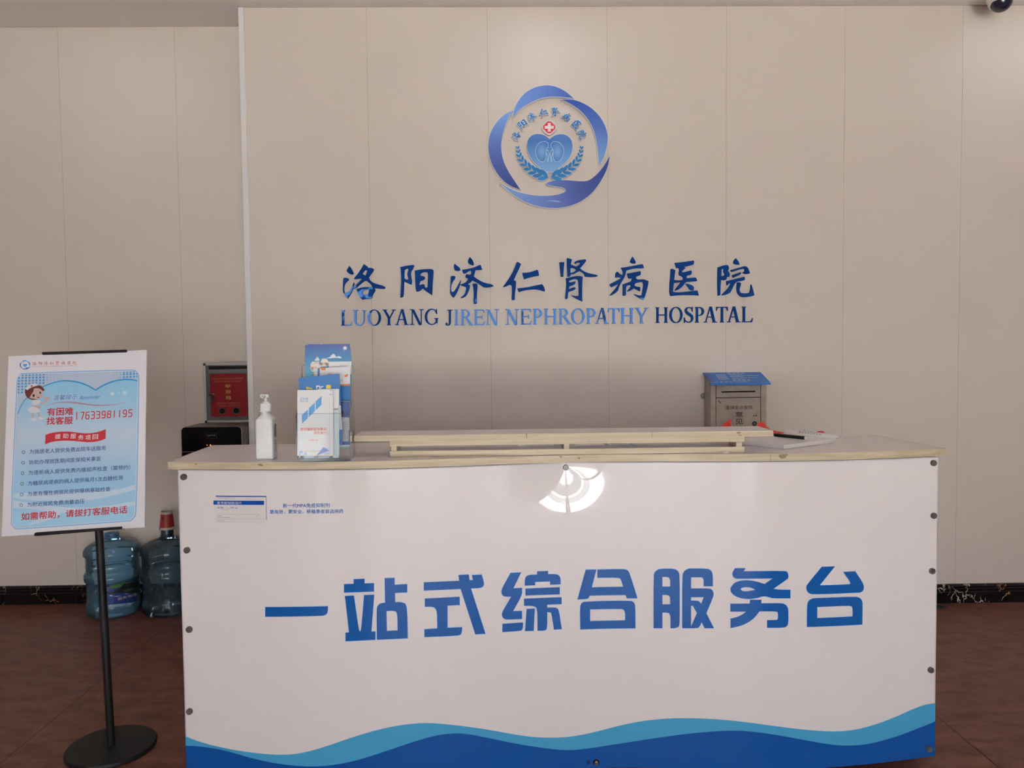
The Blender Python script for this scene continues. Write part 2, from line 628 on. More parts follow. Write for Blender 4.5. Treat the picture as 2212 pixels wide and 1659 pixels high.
def marble():
    m, N, L, b = new_mat('black_gold_marble')
    g = N.new('ShaderNodeNewGeometry')
    n1 = N.new('ShaderNodeTexNoise'); n1.inputs['Scale'].default_value = 9; n1.inputs['Detail'].default_value = 5
    mp = N.new('ShaderNodeMapping'); mp.inputs['Scale'].default_value = (1, 1, 0.55)
    ad = N.new('ShaderNodeVectorMath'); ad.operation = 'MULTIPLY_ADD'; ad.inputs[1].default_value = (0.25, 0.25, 0.25)
    vo = N.new('ShaderNodeTexVoronoi'); vo.feature = 'DISTANCE_TO_EDGE'; vo.inputs['Scale'].default_value = 19
    c1 = N.new('ShaderNodeValToRGB'); c1.color_ramp.elements[0].position = 0.014; c1.color_ramp.elements[0].color = (1, 1, 1, 1)
    c1.color_ramp.elements[1].position = 0.03; c1.color_ramp.elements[1].color = (0, 0, 0, 1)
    n2 = N.new('ShaderNodeTexNoise'); n2.inputs['Scale'].default_value = 11; n2.inputs['Detail'].default_value = 2
    c2 = N.new('ShaderNodeValToRGB'); c2.color_ramp.elements[0].position = 0.47; c2.color_ramp.elements[1].position = 0.53
    n3 = N.new('ShaderNodeTexNoise'); n3.inputs['Scale'].default_value = 6
    c3 = N.new('ShaderNodeValToRGB'); c3.color_ramp.elements[0].position = 0.45; c3.color_ramp.elements[0].color = (0.50, 0.42, 0.34, 1)
    c3.color_ramp.elements[1].position = 0.58; c3.color_ramp.elements[1].color = (0.42, 0.15, 0.055, 1)
    ml = N.new('ShaderNodeMath'); ml.operation = 'MULTIPLY'
    mx = N.new('ShaderNodeMix'); mx.data_type = 'RGBA'; mx.inputs[6].default_value = (0.006, 0.005, 0.006, 1)
    L.new(g.outputs['Position'], mp.inputs[0]); L.new(mp.outputs[0], n1.inputs['Vector'])
    L.new(n1.outputs['Color'], ad.inputs[0]); L.new(mp.outputs[0], ad.inputs[2]); L.new(ad.outputs[0], vo.inputs['Vector'])
    L.new(vo.outputs['Distance'], c1.inputs[0]); L.new(mp.outputs[0], n2.inputs['Vector']); L.new(n2.outputs['Fac'], c2.inputs[0])
    L.new(g.outputs['Position'], n3.inputs['Vector']); L.new(n3.outputs['Fac'], c3.inputs[0])
    L.new(c1.outputs[0], ml.inputs[0]); L.new(c2.outputs[0], ml.inputs[1]); L.new(ml.outputs[0], mx.inputs[0]); L.new(c3.outputs[0], mx.inputs[7])
    L.new(mx.outputs[2], b.inputs['Base Color']); b.inputs['Roughness'].default_value = 0.18; b.inputs['Specular IOR Level'].default_value = 0.4
    return m


MARBLE = marble()
SKIRT = [(0, 0), (0.022, 0), (0.022, 0.056), (0.019, 0.061), (0.021, 0.066), (0.021, 0.074), (0.015, 0.079), (0.017, 0.085), (0.013, BASE_Z - 0.002), (0.010, BASE_Z), (0, BASE_Z)]
tag(MB().prism(SKIRT, lambda a, b, d: (d, WALL_Y - a, b), STEP_X + 0.03, ROOM_R - 0.001).build('baseboard_back', MARBLE), kind='structure')
tag(MB().prism(SKIRT, lambda a, b, d: (d, RECESS_Y - a, b), ROOM_L + 0.001, STEP_X - 0.005).build('baseboard_recess', MARBLE), kind='structure')
tag(MB().prism(SKIRT, lambda a, b, d: (ROOM_L + a, d, b), ROOM_F + 0.001, RECESS_Y - 0.03).build('baseboard_left', MARBLE), kind='structure')
tag(MB().prism(SKIRT, lambda a, b, d: (ROOM_R - a, d, b), ROOM_F + 0.001, WALL_Y - 0.03).build('baseboard_right', MARBLE), kind='structure')

# entrance side behind the camera: glazed doors and a narrow window let the daylight in
DX0, DX1, DH = -0.78, 2.48, 2.18
WX0, WX1, WB, WT = -2.46, -1.92, 0.0, 2.33
mb = MB()
for x0, x1, z0, z1 in ((ROOM_L, WX0, 0, CEIL_Z), (WX1, DX0, 0, CEIL_Z), (DX1, ROOM_R, 0, CEIL_Z), (WX0, WX1, WT, CEIL_Z), (DX0, DX1, DH, CEIL_Z)):
    mb.box(x0, ROOM_F - 0.2, z0, x1, ROOM_F, z1 - 0.002)
tag(mb.build('wall_front', PLAIN), kind='structure')
PANE = clear('door_glass', (0.96, 0.98, 0.98, 1), edge=1.3)
FRAME = mat('door_frame_metal', rgb(70, 66, 64), 0.4, metal=0.6)


def glazed(name, x0, x1, z0, z1, posts, hs):
    mb = MB(); y0, y1 = ROOM_F - 0.13, ROOM_F - 0.07
    for x in [x0 + 0.03] + posts + [x1 - 0.03]: mb.box(x - 0.03, y0, z0, x + 0.03, y1, z1)
    mb.box(x0, y0 + 0.002, z1 - 0.06, x1, y1 - 0.002, z1)
    for h in hs: mb.box(x0, y0 + 0.002, h - 0.03, x1, y1 - 0.002, h + 0.03)
    f = tag(mb.build(name, FRAME), kind='structure')
    MB().box(x0 + 0.06, ROOM_F - 0.104, z0 + 0.01, x1 - 0.06, ROOM_F - 0.098, z1 - 0.06).build('glass_pane', PANE, f)
    return f


dr = glazed('door_1', DX0, DX1, 0.0, DH, [0.36, 1.58, 1.66], [])
for hx in (1.50, 1.74):
    MB().tube([(hx, ROOM_F - 0.04, 0.85), (hx, ROOM_F - 0.04, 1.25)], 0.014).build('door_handle', STEEL, dr, True)
glazed('window_1', WX0, WX1, WB, WT, [], [0.95])
tag(MB().box(-14, -24, -0.22, 14, ROOM_F - 0.2, -0.03).build('pavement', noisy('pale_paving', (0.55, 0.54, 0.52, 1), (0.66, 0.65, 0.63, 1), ns=3)), kind='structure')
tag(MB().box(-14, -17.0, -0.03, 14, -9.2, -0.022).build('added_roadway', mat('added_asphalt', (0.10, 0.108, 0.12, 1), 0.9)), kind='structure')  # unseen strip, added so the desk acrylic mirrors a darker bluish tone
tag(MB().box(-14, -9.2, -0.03, 14, -9.0, 0.08).build('kerb', mat('grey_kerb', (0.25, 0.27, 0.30, 1), 0.8)), kind='structure')
tag(MB().box(-16, -25, -0.2, 16, -24, 2.0).build('added_facade', mat('added_facade_dark', (0.11, 0.115, 0.12, 1), 0.8)), kind='structure')  # unseen block, added dark and low to shape the acrylic and letter reflections

# ================================================================== CEILING LAMPS (recessed downlights)
DIFF = glow('lamp_diffuser', (0.93, 0.96, 1, 1), 0.5)
RING = mat('lamp_ring', rgb(225, 222, 218), 0.4)


def downlight(label):
    r = thing('ceiling_downlight', (0, 0, CEIL_Z), label, 'ceiling light', 'recessed downlights of the lobby')
    MB().lathe([(0.062, 0), (0.082, 0), (0.083, -0.004), (0.076, -0.008), (0.064, -0.006)], (0, 0, CEIL_Z), 40, caps=False).build('trim_ring', RING, r, True)
    MB().lathe([(0.0005, -0.0062), (0.0635, -0.0065), (0.0635, -0.002), (0.0005, -0.002)], (0, 0, CEIL_Z), 40).build('diffuser', DIFF, r)
    la = bpy.data.lights.new('bulb', 'AREA'); la.shape = 'DISK'; la.size = 0.12; la.energy = DOWNLIGHT_W
    la.color = (0.82, 0.90, 1.0)
    lo = bpy.data.objects.new('bulb', la); COL.objects.link(lo); lo.parent = r; lo.location = (0, 0, -0.012)
    return r


spots = [(-1.95, 3.50, 'recessed downlight over the water bottles'), (0.235, 3.50, 'recessed downlight close above the blue emblem'),
         (2.66, 3.50, 'recessed downlight beside the dome camera')]
first = downlight(spots[0][2])
for i, (x, y, lb) in enumerate(spots):
    o = first if i == 0 else dup(first)
    o.location = (x, y, CEIL_Z); o['label'] = lb

# dome camera on the ceiling, top right
cx, cy = 2.430, 3.72
dc = thing('dome_camera', (cx, cy, CEIL_Z), 'white dome security camera with dark glass on the ceiling, top right', 'security camera')
MB().lathe([(0.060, 0), (0.062, -0.004), (0.060, -0.056), (0.052, -0.074), (0.02, -0.078)], (cx, cy, CEIL_Z), 40).build('housing', mat('camera_white', (0.75, 0.72, 0.69, 1), 0.35), dc, True)
ax = Vector((0.16, -0.42, -0.9)).normalized()
bc = Vector((cx, cy, CEIL_Z - 0.064))
pr = [(0.049 * math.cos(a), 0.049 * math.sin(a)) for a in [math.radians(q) for q in range(0, 90, 6)]] + [(0.0005, 0.049)]
MB().lathe([(0.02, -0.012), (0.0535, -0.012), (0.0545, -0.002), (0.0535, 0.006), (0.049, 0.007)], bc, 40, ax).build('dome_collar', mat('camera_white_collar', (0.72, 0.69, 0.66, 1), 0.35), dc, True)
MB().lathe(pr, bc + ax * 0.004, 40, ax).build('dome_glass', mat('dark_dome_glass', (0.012, 0.014, 0.03, 1), 0.06, 0.6), dc, True)

# ================================================================== WALL LETTERING
MIRROR = mirror_blue('blue_mirror_acrylic', (0.011, 0.058, 0.27, 1), (0.20, 0.48, 1.0, 1), 0.032, 0.02)


def cr(pts, ox, oy, s): return [(ox + x / s, oy + y / s) for x, y in pts]


A1 = lambda *p: cr(p, 720, 540, 4.7064)
A2 = lambda *p: cr(p, 1180, 540, 4.7064)
TITLE = [
    # luo
    [[A1((167,166),(188,196),(208,240),(196,252),(168,246),(146,226),(142,206),(155,190))],
     [A1((108,290),(130,283),(156,292),(160,306),(140,322),(120,345),(112,380),(112,420),(120,438),(140,440),(160,430),(180,405),(198,370),(212,332),(217,345),(206,390),(190,430),(168,470),(150,495),(136,480),(112,445),(102,420),(103,370),(104,330))],
     [A1((317,147),(352,172),(352,184),(400,186),(414,198),(410,214),(385,245),(362,280),(375,310),(400,330),(440,348),(490,360),(524,372),(531,384),(522,396),(480,396),(420,388),(428,405),(428,420),(402,455),(396,490),(372,500),(330,498),(300,506),(286,495),(262,455),(246,420),(242,400),(262,392),(300,384),(360,378),(402,382),(390,355),(350,322),(330,312),(300,330),(262,365),(235,388),(205,400),(212,385),(245,350),(285,310),(296,296),(270,290),(235,297),(214,294),(225,280),(255,245),(285,200),(305,165)),
      A1((332,206),(350,206),(348,222),(335,260),(315,258),(298,240),(318,212)),
      A1((296,432),(312,410),(340,402),(364,408),(366,430),(352,450),(320,460),(302,452))]],
    # yang
    [[A1((682,178),(745,164),(815,153),(824,160),(815,185),(790,225),(790,250),(802,320),(798,355),(770,345),(722,322),(716,470),(706,482),(684,484),(690,430),(694,300),(690,200)),
      A1((726,205),(748,190),(764,192),(765,215),(752,250),(768,290),(762,306),(740,300),(722,288),(724,240))],
     [A1((830,214),(880,202),(960,196),(1010,198),(1022,210),(1012,330),(1006,440),(1004,460),(960,432),(912,392),(895,404),(875,420),(850,424),(842,410),(836,330),(834,250)),
      A1((890,240),(910,228),(938,224),(960,230),(966,250),(960,380),(945,388),(932,378),(928,352),(905,350),(880,362),(878,345),(885,318),(915,310),(934,290),(930,275),(905,266),(886,266))]],
    # ji
    [[A1((1236,142),(1262,165),(1288,184),(1294,205),(1275,216),(1240,212),(1228,195),(1226,160))],
     [A1((1388,75),(1405,88),(1424,120),(1430,145),(1420,158),(1390,148),(1370,130),(1372,105))],
     [A1((1196,272),(1220,264),(1242,272),(1240,292),(1215,320),(1200,360),(1198,410),(1210,430),(1228,425),(1255,385),(1280,335),(1298,306),(1294,340),(1275,400),(1245,460),(1222,487),(1195,460),(1188,435),(1192,380),(1194,320))],
     [A1((1310,205),(1400,190),(1440,178),(1490,153),(1500,158),(1514,200),(1490,204),(1445,204),(1437,240),(1428,270),(1460,295),(1510,325),(1560,342),(1610,350),(1629,368),(1590,380),(1538,384),(1515,372),(1480,345),(1415,310),(1390,335),(1365,350),(1388,360),(1388,385),(1372,430),(1350,470),(1320,488),(1296,490),(1298,482),(1330,460),(1350,420),(1352,385),(1335,372),(1300,362),(1292,354),(1320,345),(1350,330),(1372,300),(1362,286),(1344,280),(1345,262),(1356,248),(1380,256),(1400,250),(1404,225),(1395,212),(1370,220),(1350,238),(1325,242),(1314,225))],
     [A1((1416,350),(1430,342),(1464,346),(1468,360),(1460,450),(1462,540),(1450,550),(1430,548),(1426,530),(1430,450),(1424,380))]],
    # ren
    [[A1((1868,123),(1908,145),(1890,190),(1860,250),(1834,310),(1858,320),(1856,380),(1846,440),(1844,505),(1832,513),(1812,508),(1812,480),(1816,420),(1814,365),(1795,352),(1760,370),(1726,380),(1725,374),(1760,330),(1800,270),(1840,190),(1858,140))],
     [A1((1920,236),(1990,232),(2040,215),(2074,203),(2084,220),(2090,262),(2040,270),(1980,284),(1940,300),(1930,275))],
     [A1((1870,392),(1960,384),(2040,366),(2122,350),(2140,375),(2152,410),(2146,424),(2100,408),(2040,400),(1960,408),(1910,420),(1888,430),(1876,410))]],
    # shen
    [[A2((131,130),(155,126),(182,128),(180,150),(174,200),(172,270),(160,274),(146,272),(140,210),(134,160))],
     [A2((208,86),(225,88),(258,98),(254,125),(246,150),(262,155),(295,172),(310,170),(345,140),(335,128),(310,130),(295,146),(284,132),(292,118),(330,106),(395,98),(404,112),(385,140),(355,175),(340,190),(370,215),(420,238),(480,250),(515,258),(520,268),(500,275),(440,276),(390,272),(385,250),(365,230),(335,215),(305,232),(285,245),(250,250),(240,270),(214,275),(212,220),(208,150)),
      A2((242,190),(262,182),(290,192),(302,202),(285,222),(262,234),(244,236))],
     [A2((198,290),(260,275),(325,264),(368,275),(362,350),(362,470),(364,524),(340,514),(290,490),(250,462),(300,472),(330,468),(328,430),(326,340),(320,305),(295,294),(260,302),(228,318),(232,332),(260,330),(290,322),(296,332),(285,355),(235,370),(226,400),(262,386),(290,382),(298,395),(275,412),(230,425),(218,440),(218,490),(208,500),(190,494),(196,440),(202,350))]],
    # bing
    [[A2((872,70),(895,105),(907,130),(898,140),(866,136),(848,122),(858,95))],
     [A2((756,184),(830,175),(900,160),(968,146),(980,155),(988,185),(970,188),(900,188),(820,206),(806,220),(800,260),(780,300),(750,345),(730,395),(728,412),(700,440),(660,464),(642,464),(660,440),(690,410),(715,375),(735,345),(700,362),(662,380),(645,362),(642,350),(690,325),(740,300),(760,285),(735,278),(700,282),(698,255),(706,230),(720,222),(745,248),(770,262),(780,230),(770,205))],
     [A2((820,242),(880,232),(950,218),(958,235),(952,258),(910,272),(905,290),(925,305),(980,298),(1034,318),(1030,360),(1010,440),(985,508),(960,498),(920,475),(886,450),(930,462),(965,465),(975,420),(985,350),(975,325),(940,330),(905,338),(890,360),(905,375),(945,378),(952,392),(948,420),(925,408),(890,388),(870,405),(845,418),(816,422),(840,395),(860,368),(850,355),(820,362),(806,380),(805,460),(792,468),(776,462),(780,400),(776,350),(820,336),(862,318),(870,290),(835,292),(826,270))]],
    # yi
    [[A2((1302,134),(1370,128),(1440,118),(1490,110),(1498,126),(1488,152),(1440,164),(1395,174),(1408,188),(1372,220),(1380,230),(1430,220),(1466,211),(1474,230),(1464,254),(1420,266),(1420,290),(1510,282),(1524,300),(1526,318),(1470,322),(1412,328),(1390,360),(1360,390),(1330,410),(1300,416),(1320,385),(1350,350),(1366,328),(1330,332),(1290,338),(1284,400),(1282,428),(1330,434),(1430,425),(1500,416),(1528,412),(1538,440),(1544,464),(1500,460),(1400,458),(1320,462),(1265,470),(1250,450),(1250,360),(1258,270),(1262,195),(1285,196),(1306,210),(1300,250),(1294,305),(1330,312),(1384,308),(1390,285),(1375,268),(1348,258),(1342,240),(1350,205),(1345,185),(1320,186),(1310,160))],
     [A2((1412,345),(1440,348),(1480,362),(1496,385),(1490,412),(1460,410),(1438,380))]],
    # yuan
    [[A2((1740,178),(1790,160),(1828,154),(1845,165),(1850,195),(1838,215),(1850,230),(1860,250),(1852,275),(1828,272),(1825,300),(1808,310),(1780,305),(1770,300),(1764,360),(1762,460),(1740,468),(1736,380),(1738,250)),
      A2((1772,205),(1790,190),(1800,195),(1796,225),(1812,250),(1800,265),(1772,268))],
     [A2((1920,88),(1945,120),(1958,150),(1930,152),(1900,140),(1898,120),(1908,100))],
     [A2((1868,206),(1940,186),(2010,165),(2040,178),(2062,240),(2030,248),(1990,235),(2015,215),(2010,192),(1970,196),(1900,222),(1876,222))],
     [A2((1888,255),(1930,240),(1966,228),(1972,240),(1958,258),(1920,272),(1895,284),(1885,270))],
     [A2((1826,318),(1900,300),(1960,285),(2005,274),(2012,300),(2004,312),(1960,318),(1925,325),(1905,350),(1880,400),(1868,430),(1840,450),(1800,462),(1775,462),(1810,425),(1850,385),(1872,340),(1850,345),(1832,362))],
     [A2((1936,332),(1955,330),(1972,340),(1965,370),(1955,410),(1965,435),(2000,445),(2050,440),(2070,425),(2074,352),(2085,375),(2106,462),(2080,474),(2020,480),(1975,478),(1945,450),(1930,415),(1932,370))]],
]
HAN = '洛阳济仁肾病医院'
pos = ['leftmost of the row', 'second from the left', 'third from the left', 'fourth from the left, of two simple halves', 'fifth from the left', 'third from the right', 'second from the right, like an open frame', 'rightmost of the row']
for g, c, p in zip(TITLE, HAN, pos):
    o = trace(WALL, g, 0.016, 0.0165, smooth=2, corner=50).build('wall_character', MIRROR)
    tag(o, 'big blue brush-style wall character %s, %s' % (c, p), 'sign lettering', 'big blue characters on the back wall')

# serif capitals: 662 units tall, built of stems, hairlines and serifs
TK, HN, SF = 104, 44, 24


def R4(x0, y0, x1, y1): return [[(x0, y0), (x1, y0), (x1, y1), (x0, y1)]]


def stem(x0, w=TK, lo=0, hi=662, sl=46, bot=True, top=True):
    out = [R4(x0, lo, x0 + w, hi)]
    for flag, y, d in ((bot, lo, 1), (top, hi, -1)):
        if flag: out.append([[(x0 - sl, y), (x0 + w + sl, y), (x0 + w + sl, y + d * 18), (x0 + w + 14, y + d * 34), (x0 + w, y + d * 58), (x0, y + d * 58), (x0 - 14, y + d * 34), (x0 - sl, y + d * 18)]])
    return out


def diag(x0, y0, x1, y1, w): return [[[(x0, y0), (x0 + w, y0), (x1 + w, y1), (x1, y1)]]]


def foot(xa, xb, y, d=1): return [[[(xa, y), (xb, y), (xb, y + d * 18), ((xa + xb) / 2 + 40, y + d * 38), ((xa + xb) / 2 - 40, y + d * 38), (xa, y + d * 18)]]]


def arc(cx, cy, rx, ry, a0, a1, n=16): return [(cx + rx * math.cos(math.radians(a0 + (a1 - a0) * k / n)), cy + ry * math.sin(math.radians(a0 + (a1 - a0) * k / n))) for k in range(n + 1)]


BOWL = lambda x, y0, y1, rx, t: [[(x, y0)] + arc(x + rx * 0.35, (y0 + y1) / 2, rx, (y1 - y0) / 2, -90, 90) + [(x, y1), (x, y1 - 36)] + arc(x + rx * 0.35 - 10, (y0 + y1) / 2, rx - t + 10, (y1 - y0) / 2 - 36, 90, -90) + [(x, y0 + 36)]]
RING_O = [[arc(361, 331, 330, 345, 0, 360, 40)[:-1], arc(361, 331, 218, 308, 0, 360, 40)[:-1]]]
SERIF = {
    'L': (611, stem(100) + [[[(204, 0), (556, 0), (600, 176), (576, 176), (530, 74), (470, 40), (204, 40)]]]),
    'U': (722, [[[(104, 662), (104, 230)] + arc(352, 225, 248, 238, 180, 360)[1:-1] + [(600, 230), (600, 640), (556, 640), (556, 230)] + arc(375, 225, 181, 192, 360, 180)[1:-1] + [(208, 230), (208, 662)]]] + foot(14, 300, 662, -1) + foot(472, 706, 662, -1)),
    'O': (722, RING_O),
    'Y': (722, stem(308, hi=330, top=False) + diag(308, 300, 84, 650, 118) + diag(368, 290, 580, 650, 48) + foot(22, 280, 662, -1) + foot(480, 703, 662, -1)),
    'A': (722, diag(500, 10, 310, 674, 116) + diag(96, 10, 325, 674, 46) + [R4(190, 212, 520, 252)] + foot(15, 213, 0) + foot(450, 706, 0)),
    'N': (722, [R4(118, 20, 160, 640), R4(560, 20, 602, 650)] + diag(602 - 132, -11, 100, 650, 132) + foot(16, 240, 0) + foot(16, 180, 662, -1) + foot(470, 707, 662, -1)),
    'G': (722, [[arc(372, 331, 340, 345, 52, 335, 34) + [(600, 140), (600, 240), (500, 268), (500, 290), (709, 290), (709, 268), (690, 250), (690, 60), (610, 30)][0:0] + arc(382, 331, 236, 306, 330, 58, 34)]] + [R4(560, 60, 664, 280), [[(490, 280), (709, 280), (709, 262), (664, 235), (560, 235), (490, 262)]], [[(560, 510), (612, 450), (640, 450), (628, 672), (604, 672), (575, 620), (540, 600)]]]),
    'J': (389, [[[(183, 640), (183, 150)] + [(178, 60), (150, 30), (112, 30), (118, 70), (105, 108), (65, 118), (26, 98), (12, 55), (30, 10), (90, -14), (170, -12), (240, 22), (278, 90), (287, 180), (287, 640)]]] + foot(90, 372, 662, -1)),
    'I': (333, stem(114)),
    'R': (667, stem(96) + [BOWL(190, 320, 662, 240, 112)] + diag(520, 8, 250, 338, 140) + foot(470, 662, 0)),
    'E': (611, stem(96) + [[[(190, 0), (548, 0), (597, 172), (570, 172), (520, 72), (460, 40), (190, 40)]], [[(190, 622), (480, 622), (520, 590), (535, 520), (560, 520), (556, 662), (190, 662)]], R4(190, 322, 430, 364), [[(420, 343), (452, 430), (476, 430), (476, 245), (452, 245)]]]),
    'P': (556, stem(96) + [BOWL(190, 286, 662, 232, 112)]),
    'H': (722, stem(96) + stem(522) + [R4(190, 318, 530, 360)]),
    'T': (611, stem(254, top=False) + [[[(17, 662), (593, 662), (598, 492), (574, 492), (552, 572), (500, 624), (110, 624), (58, 572), (40, 492), (14, 492)]]]),
    'S': (556, [[stroke([(470, 500), (440, 590), (370, 640), (280, 648), (190, 620), (140, 550), (150, 470), (230, 400), (340, 340), (440, 270), (465, 180), (430, 80), (350, 25), (260, 18), (160, 45), (95, 110), (68, 190)], [30, 34, 40, 44, 70, 100, 110, 118, 120, 116, 100, 76, 50, 44, 40, 34, 26])]] + [[[(452, 676), (476, 676), (484, 470), (458, 470), (430, 560)]], [[(48, -14), (72, -14), (110, 100), (70, 225), (44, 225)]]]),
}
WORDS = [('LUOYANG', 735.5, 947.5, 703.8, 701.0), ('JIREN', 962.5, 1078.5, 702.9, 701.8), ('NEPHROPATHY', 1091.5, 1400.5, 701.6, 698.5), ('HOSPATAL', 1414.0, 1625.0, 697.6, 696.0)]
ORD = ['first', 'second', 'third', 'fourth', 'fifth', 'sixth', 'seventh', 'eighth', 'ninth', 'tenth', 'eleventh']
KERN = {'AY': -70, 'YA': -80, 'PA': -90, 'AT': -80, 'TA': -70, 'LU': -10, 'YG': -10, 'RO': -15, 'TH': -10}
for w, xa, xb, ya, yb in WORDS:
    x = 0; place = []
    for i, c in enumerate(w):
        if i: x += KERN.get(w[i - 1] + c, 0)
        place.append(x); x += SERIF[c][0]
    k = (xb - xa) / (x - 26)
    ky = 33.6 / 662
    for i, c in enumerate(w):
        base = ya + (yb - ya) * (place[i] * k) / (xb - xa)
        mb = MB()
        for n_, ring in enumerate(SERIF[c][1]):
            pts = [[(xa + (place[i] - 13 + u) * k, base - v * ky - (u * k) * 0.0) for u, v in q] for q in ring]
            trace(WALL, [pts], 0.0122 - n_ * 0.00004, 0.0125, mb=mb)
        tag(mb.build('wall_letter', MIRROR), 'navy serif letter %s, %s letter of the word %s' % (c, ORD[i], w), 'sign lettering', 'blue English letters under the big characters')

# ================================================================== EMBLEM
eo = WALL.at(*WALL.uv(1185, 325), 0)
emb = thing('hospital_emblem', tuple(eo), 'round blue emblem of swooshes, open hand, heart and wreath on the wall', 'emblem')
B = lambda *p: cr(p, 1030, 170, 5.3516)
BACK = mat('clear_white_acrylic', (0.70, 0.70, 0.72, 1), 0.25)
blue = lambda r, g, b: rgb(r, g, b, 1.12)
GB = [grad('swoosh_blue_top', [(0, blue(112, 150, 220)), (0.45, blue(98, 132, 206)), (1, blue(66, 98, 178))], 'X', 0.25),
      grad('swoosh_blue_right', [(0, blue(122, 166, 222)), (0.55, blue(84, 116, 194)), (1, blue(54, 84, 172))], 'Z', 0.25),
      grad('swoosh_blue_left', [(0, blue(36, 60, 142)), (0.5, blue(84, 108, 184)), (1, blue(124, 166, 228))], 'Z', 0.25),
      grad('hand_blue', [(0, blue(124, 166, 222)), (0.35, blue(98, 128, 202)), (0.7, blue(66, 88, 168)), (1, blue(40, 62, 142))], 'X', 0.25)]
SW = [B((415,465),(425,390),(450,320),(500,240),(570,170),(660,120),(760,95),(850,95),(940,120),(1030,170),(1112,243),(1050,235),(950,225),(870,222),(780,230),(690,258),(600,300),(520,350),(460,400)),
      B((975,262),(1080,256),(1180,278),(1300,340),(1400,430),(1470,540),(1505,650),(1508,720),(1490,830),(1460,920),(1410,1022),(1400,940),(1390,820),(1370,700),(1340,590),(1280,480),(1200,390),(1110,325),(1040,285)),
      B((410,385),(330,420),(240,500),(170,610),(135,720),(133,850),(160,970),(220,1090),(300,1190),(400,1260),(500,1292),(440,1200),(380,1110),(320,1000),(290,900),(280,790),(290,690),(320,580),(360,480)),
      B((270,1222),(340,1260),(440,1310),(560,1345),(700,1365),(830,1365),(940,1350),(1010,1325),(1025,1300),(1010,1275),(950,1260),(860,1250),(810,1240),(800,1222),(825,1205),(900,1188),(1000,1182),(1100,1190),(1200,1198),(1270,1195),(1320,1170),(1400,1100),(1470,1010),(1530,905),(1510,1020),(1470,1120),(1400,1240),(1310,1350),(1200,1430),(1080,1480),(950,1505),(840,1505),(720,1490),(600,1455),(480,1395),(380,1320),(310,1260))]
Lb = ['blue swoosh over the top of the emblem', 'blue swoosh down the right of the emblem', 'blue swoosh down the left of the emblem', 'open-hand shaped blue swoosh under the emblem']
for s, m, nm, lb in zip(SW, GB, ['swoosh'] * 3 + ['hand_swoosh'], Lb):
    p = trace(WALL, [[s]], 0.0225, 0.0225, smooth=2, corner=62, expand=1.3).build('swoosh_backing' if nm == 'swoosh' else 'hand_backing', BACK, emb)
    tag(trace(WALL, [[s]], 0.0232, 0.0006, smooth=2, corner=62).build(nm, m, p), lb)
# specular curl printed low on the hand
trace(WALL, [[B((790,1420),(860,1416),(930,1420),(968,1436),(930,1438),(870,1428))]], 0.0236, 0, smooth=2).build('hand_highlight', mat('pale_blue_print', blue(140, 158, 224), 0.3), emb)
HEART = B((838,715),(800,680),(750,658),(690,652),(640,665),(600,700),(578,750),(576,810),(595,880),(640,960),(710,1030),(780,1075),(845,1098),(910,1070),(980,1020),(1050,950),(1090,880),(1104,800),(1095,735),(1060,685),(1010,660),(960,655),(900,668),(860,695))
hb = trace(WALL, [[HEART]], 0.0225, 0.0225, smooth=2, corner=62, expand=1.3).build('heart_backing', BACK, emb)
heart = trace(WALL, [[HEART]], 0.0232, 0.0006, smooth=2, corner=62).build('heart', grad('heart_blue', [(0, blue(128, 178, 228)), (0.3, blue(104, 156, 214)), (0.8, blue(72, 118, 190)), (1, blue(78, 124, 196))], 'Z', 0.25), hb)
KID = [(690,790),(720,755),(760,738),(800,742),(823,770),(822,805),(800,832),(798,870),(800,910),(790,955),(760,978),(720,965),(690,925),(675,870),(675,825)]
mirr = lambda P: [(1676 - x, y) for x, y in P]


def kid_mat():
    m, N, L, b = new_mat('kidney_blue')
    tc = N.new('ShaderNodeTexCoord'); v = N.new('ShaderNodeVectorMath'); v.operation = 'DISTANCE'; v.inputs[1].default_value = (0.5, 0.5, 0.5)
    sx = N.new('ShaderNodeMapping'); sx.inputs['Scale'].default_value = (1, 0, 1); sx.inputs['Location'].default_value = (0, 0.5, 0)
    c = N.new('ShaderNodeValToRGB'); c.color_ramp.elements[0].color = blue(122, 176, 226); c.color_ramp.elements[1].color = blue(58, 112, 190); c.color_ramp.elements[1].position = 0.55
    L.new(tc.outputs['Generated'], sx.inputs[0]); L.new(sx.outputs[0], v.inputs[0]); L.new(v.outputs['Value'], c.inputs[0]); L.new(c.outputs[0], b.inputs['Base Color']); b.inputs['Roughness'].default_value = 0.25
    return m


KM = kid_mat(); LINE = mat('white_line_print', rgb(170, 200, 232, 1.35), 0.3)
for P, f in ((KID, lambda q: q), (mirr(KID), mirr)):
    k = trace(WALL, [[B(*P)]], 0.0236, 0, smooth=2).build('kidney', KM, heart)
    cl = smooth_poly(B(*P), 2); mb = MB()
    trace(WALL, [[grow(cl, 0.35), grow(cl, -0.55)]], 0.0239, 0, mb=mb)
    for line in ([(800,835),(826,852),(833,900),(822,945),(820,978)], [(796,870),(808,885),(818,925),(812,975)], [(822,805),(840,822)][:0] or [(800,832),(815,842),(826,852)]):
        trace(WALL, [[B(*stroke(f(line), 4.5))]], 0.0239, 0, mb=mb)
    mb.build('kidney_outline', LINE, heart)
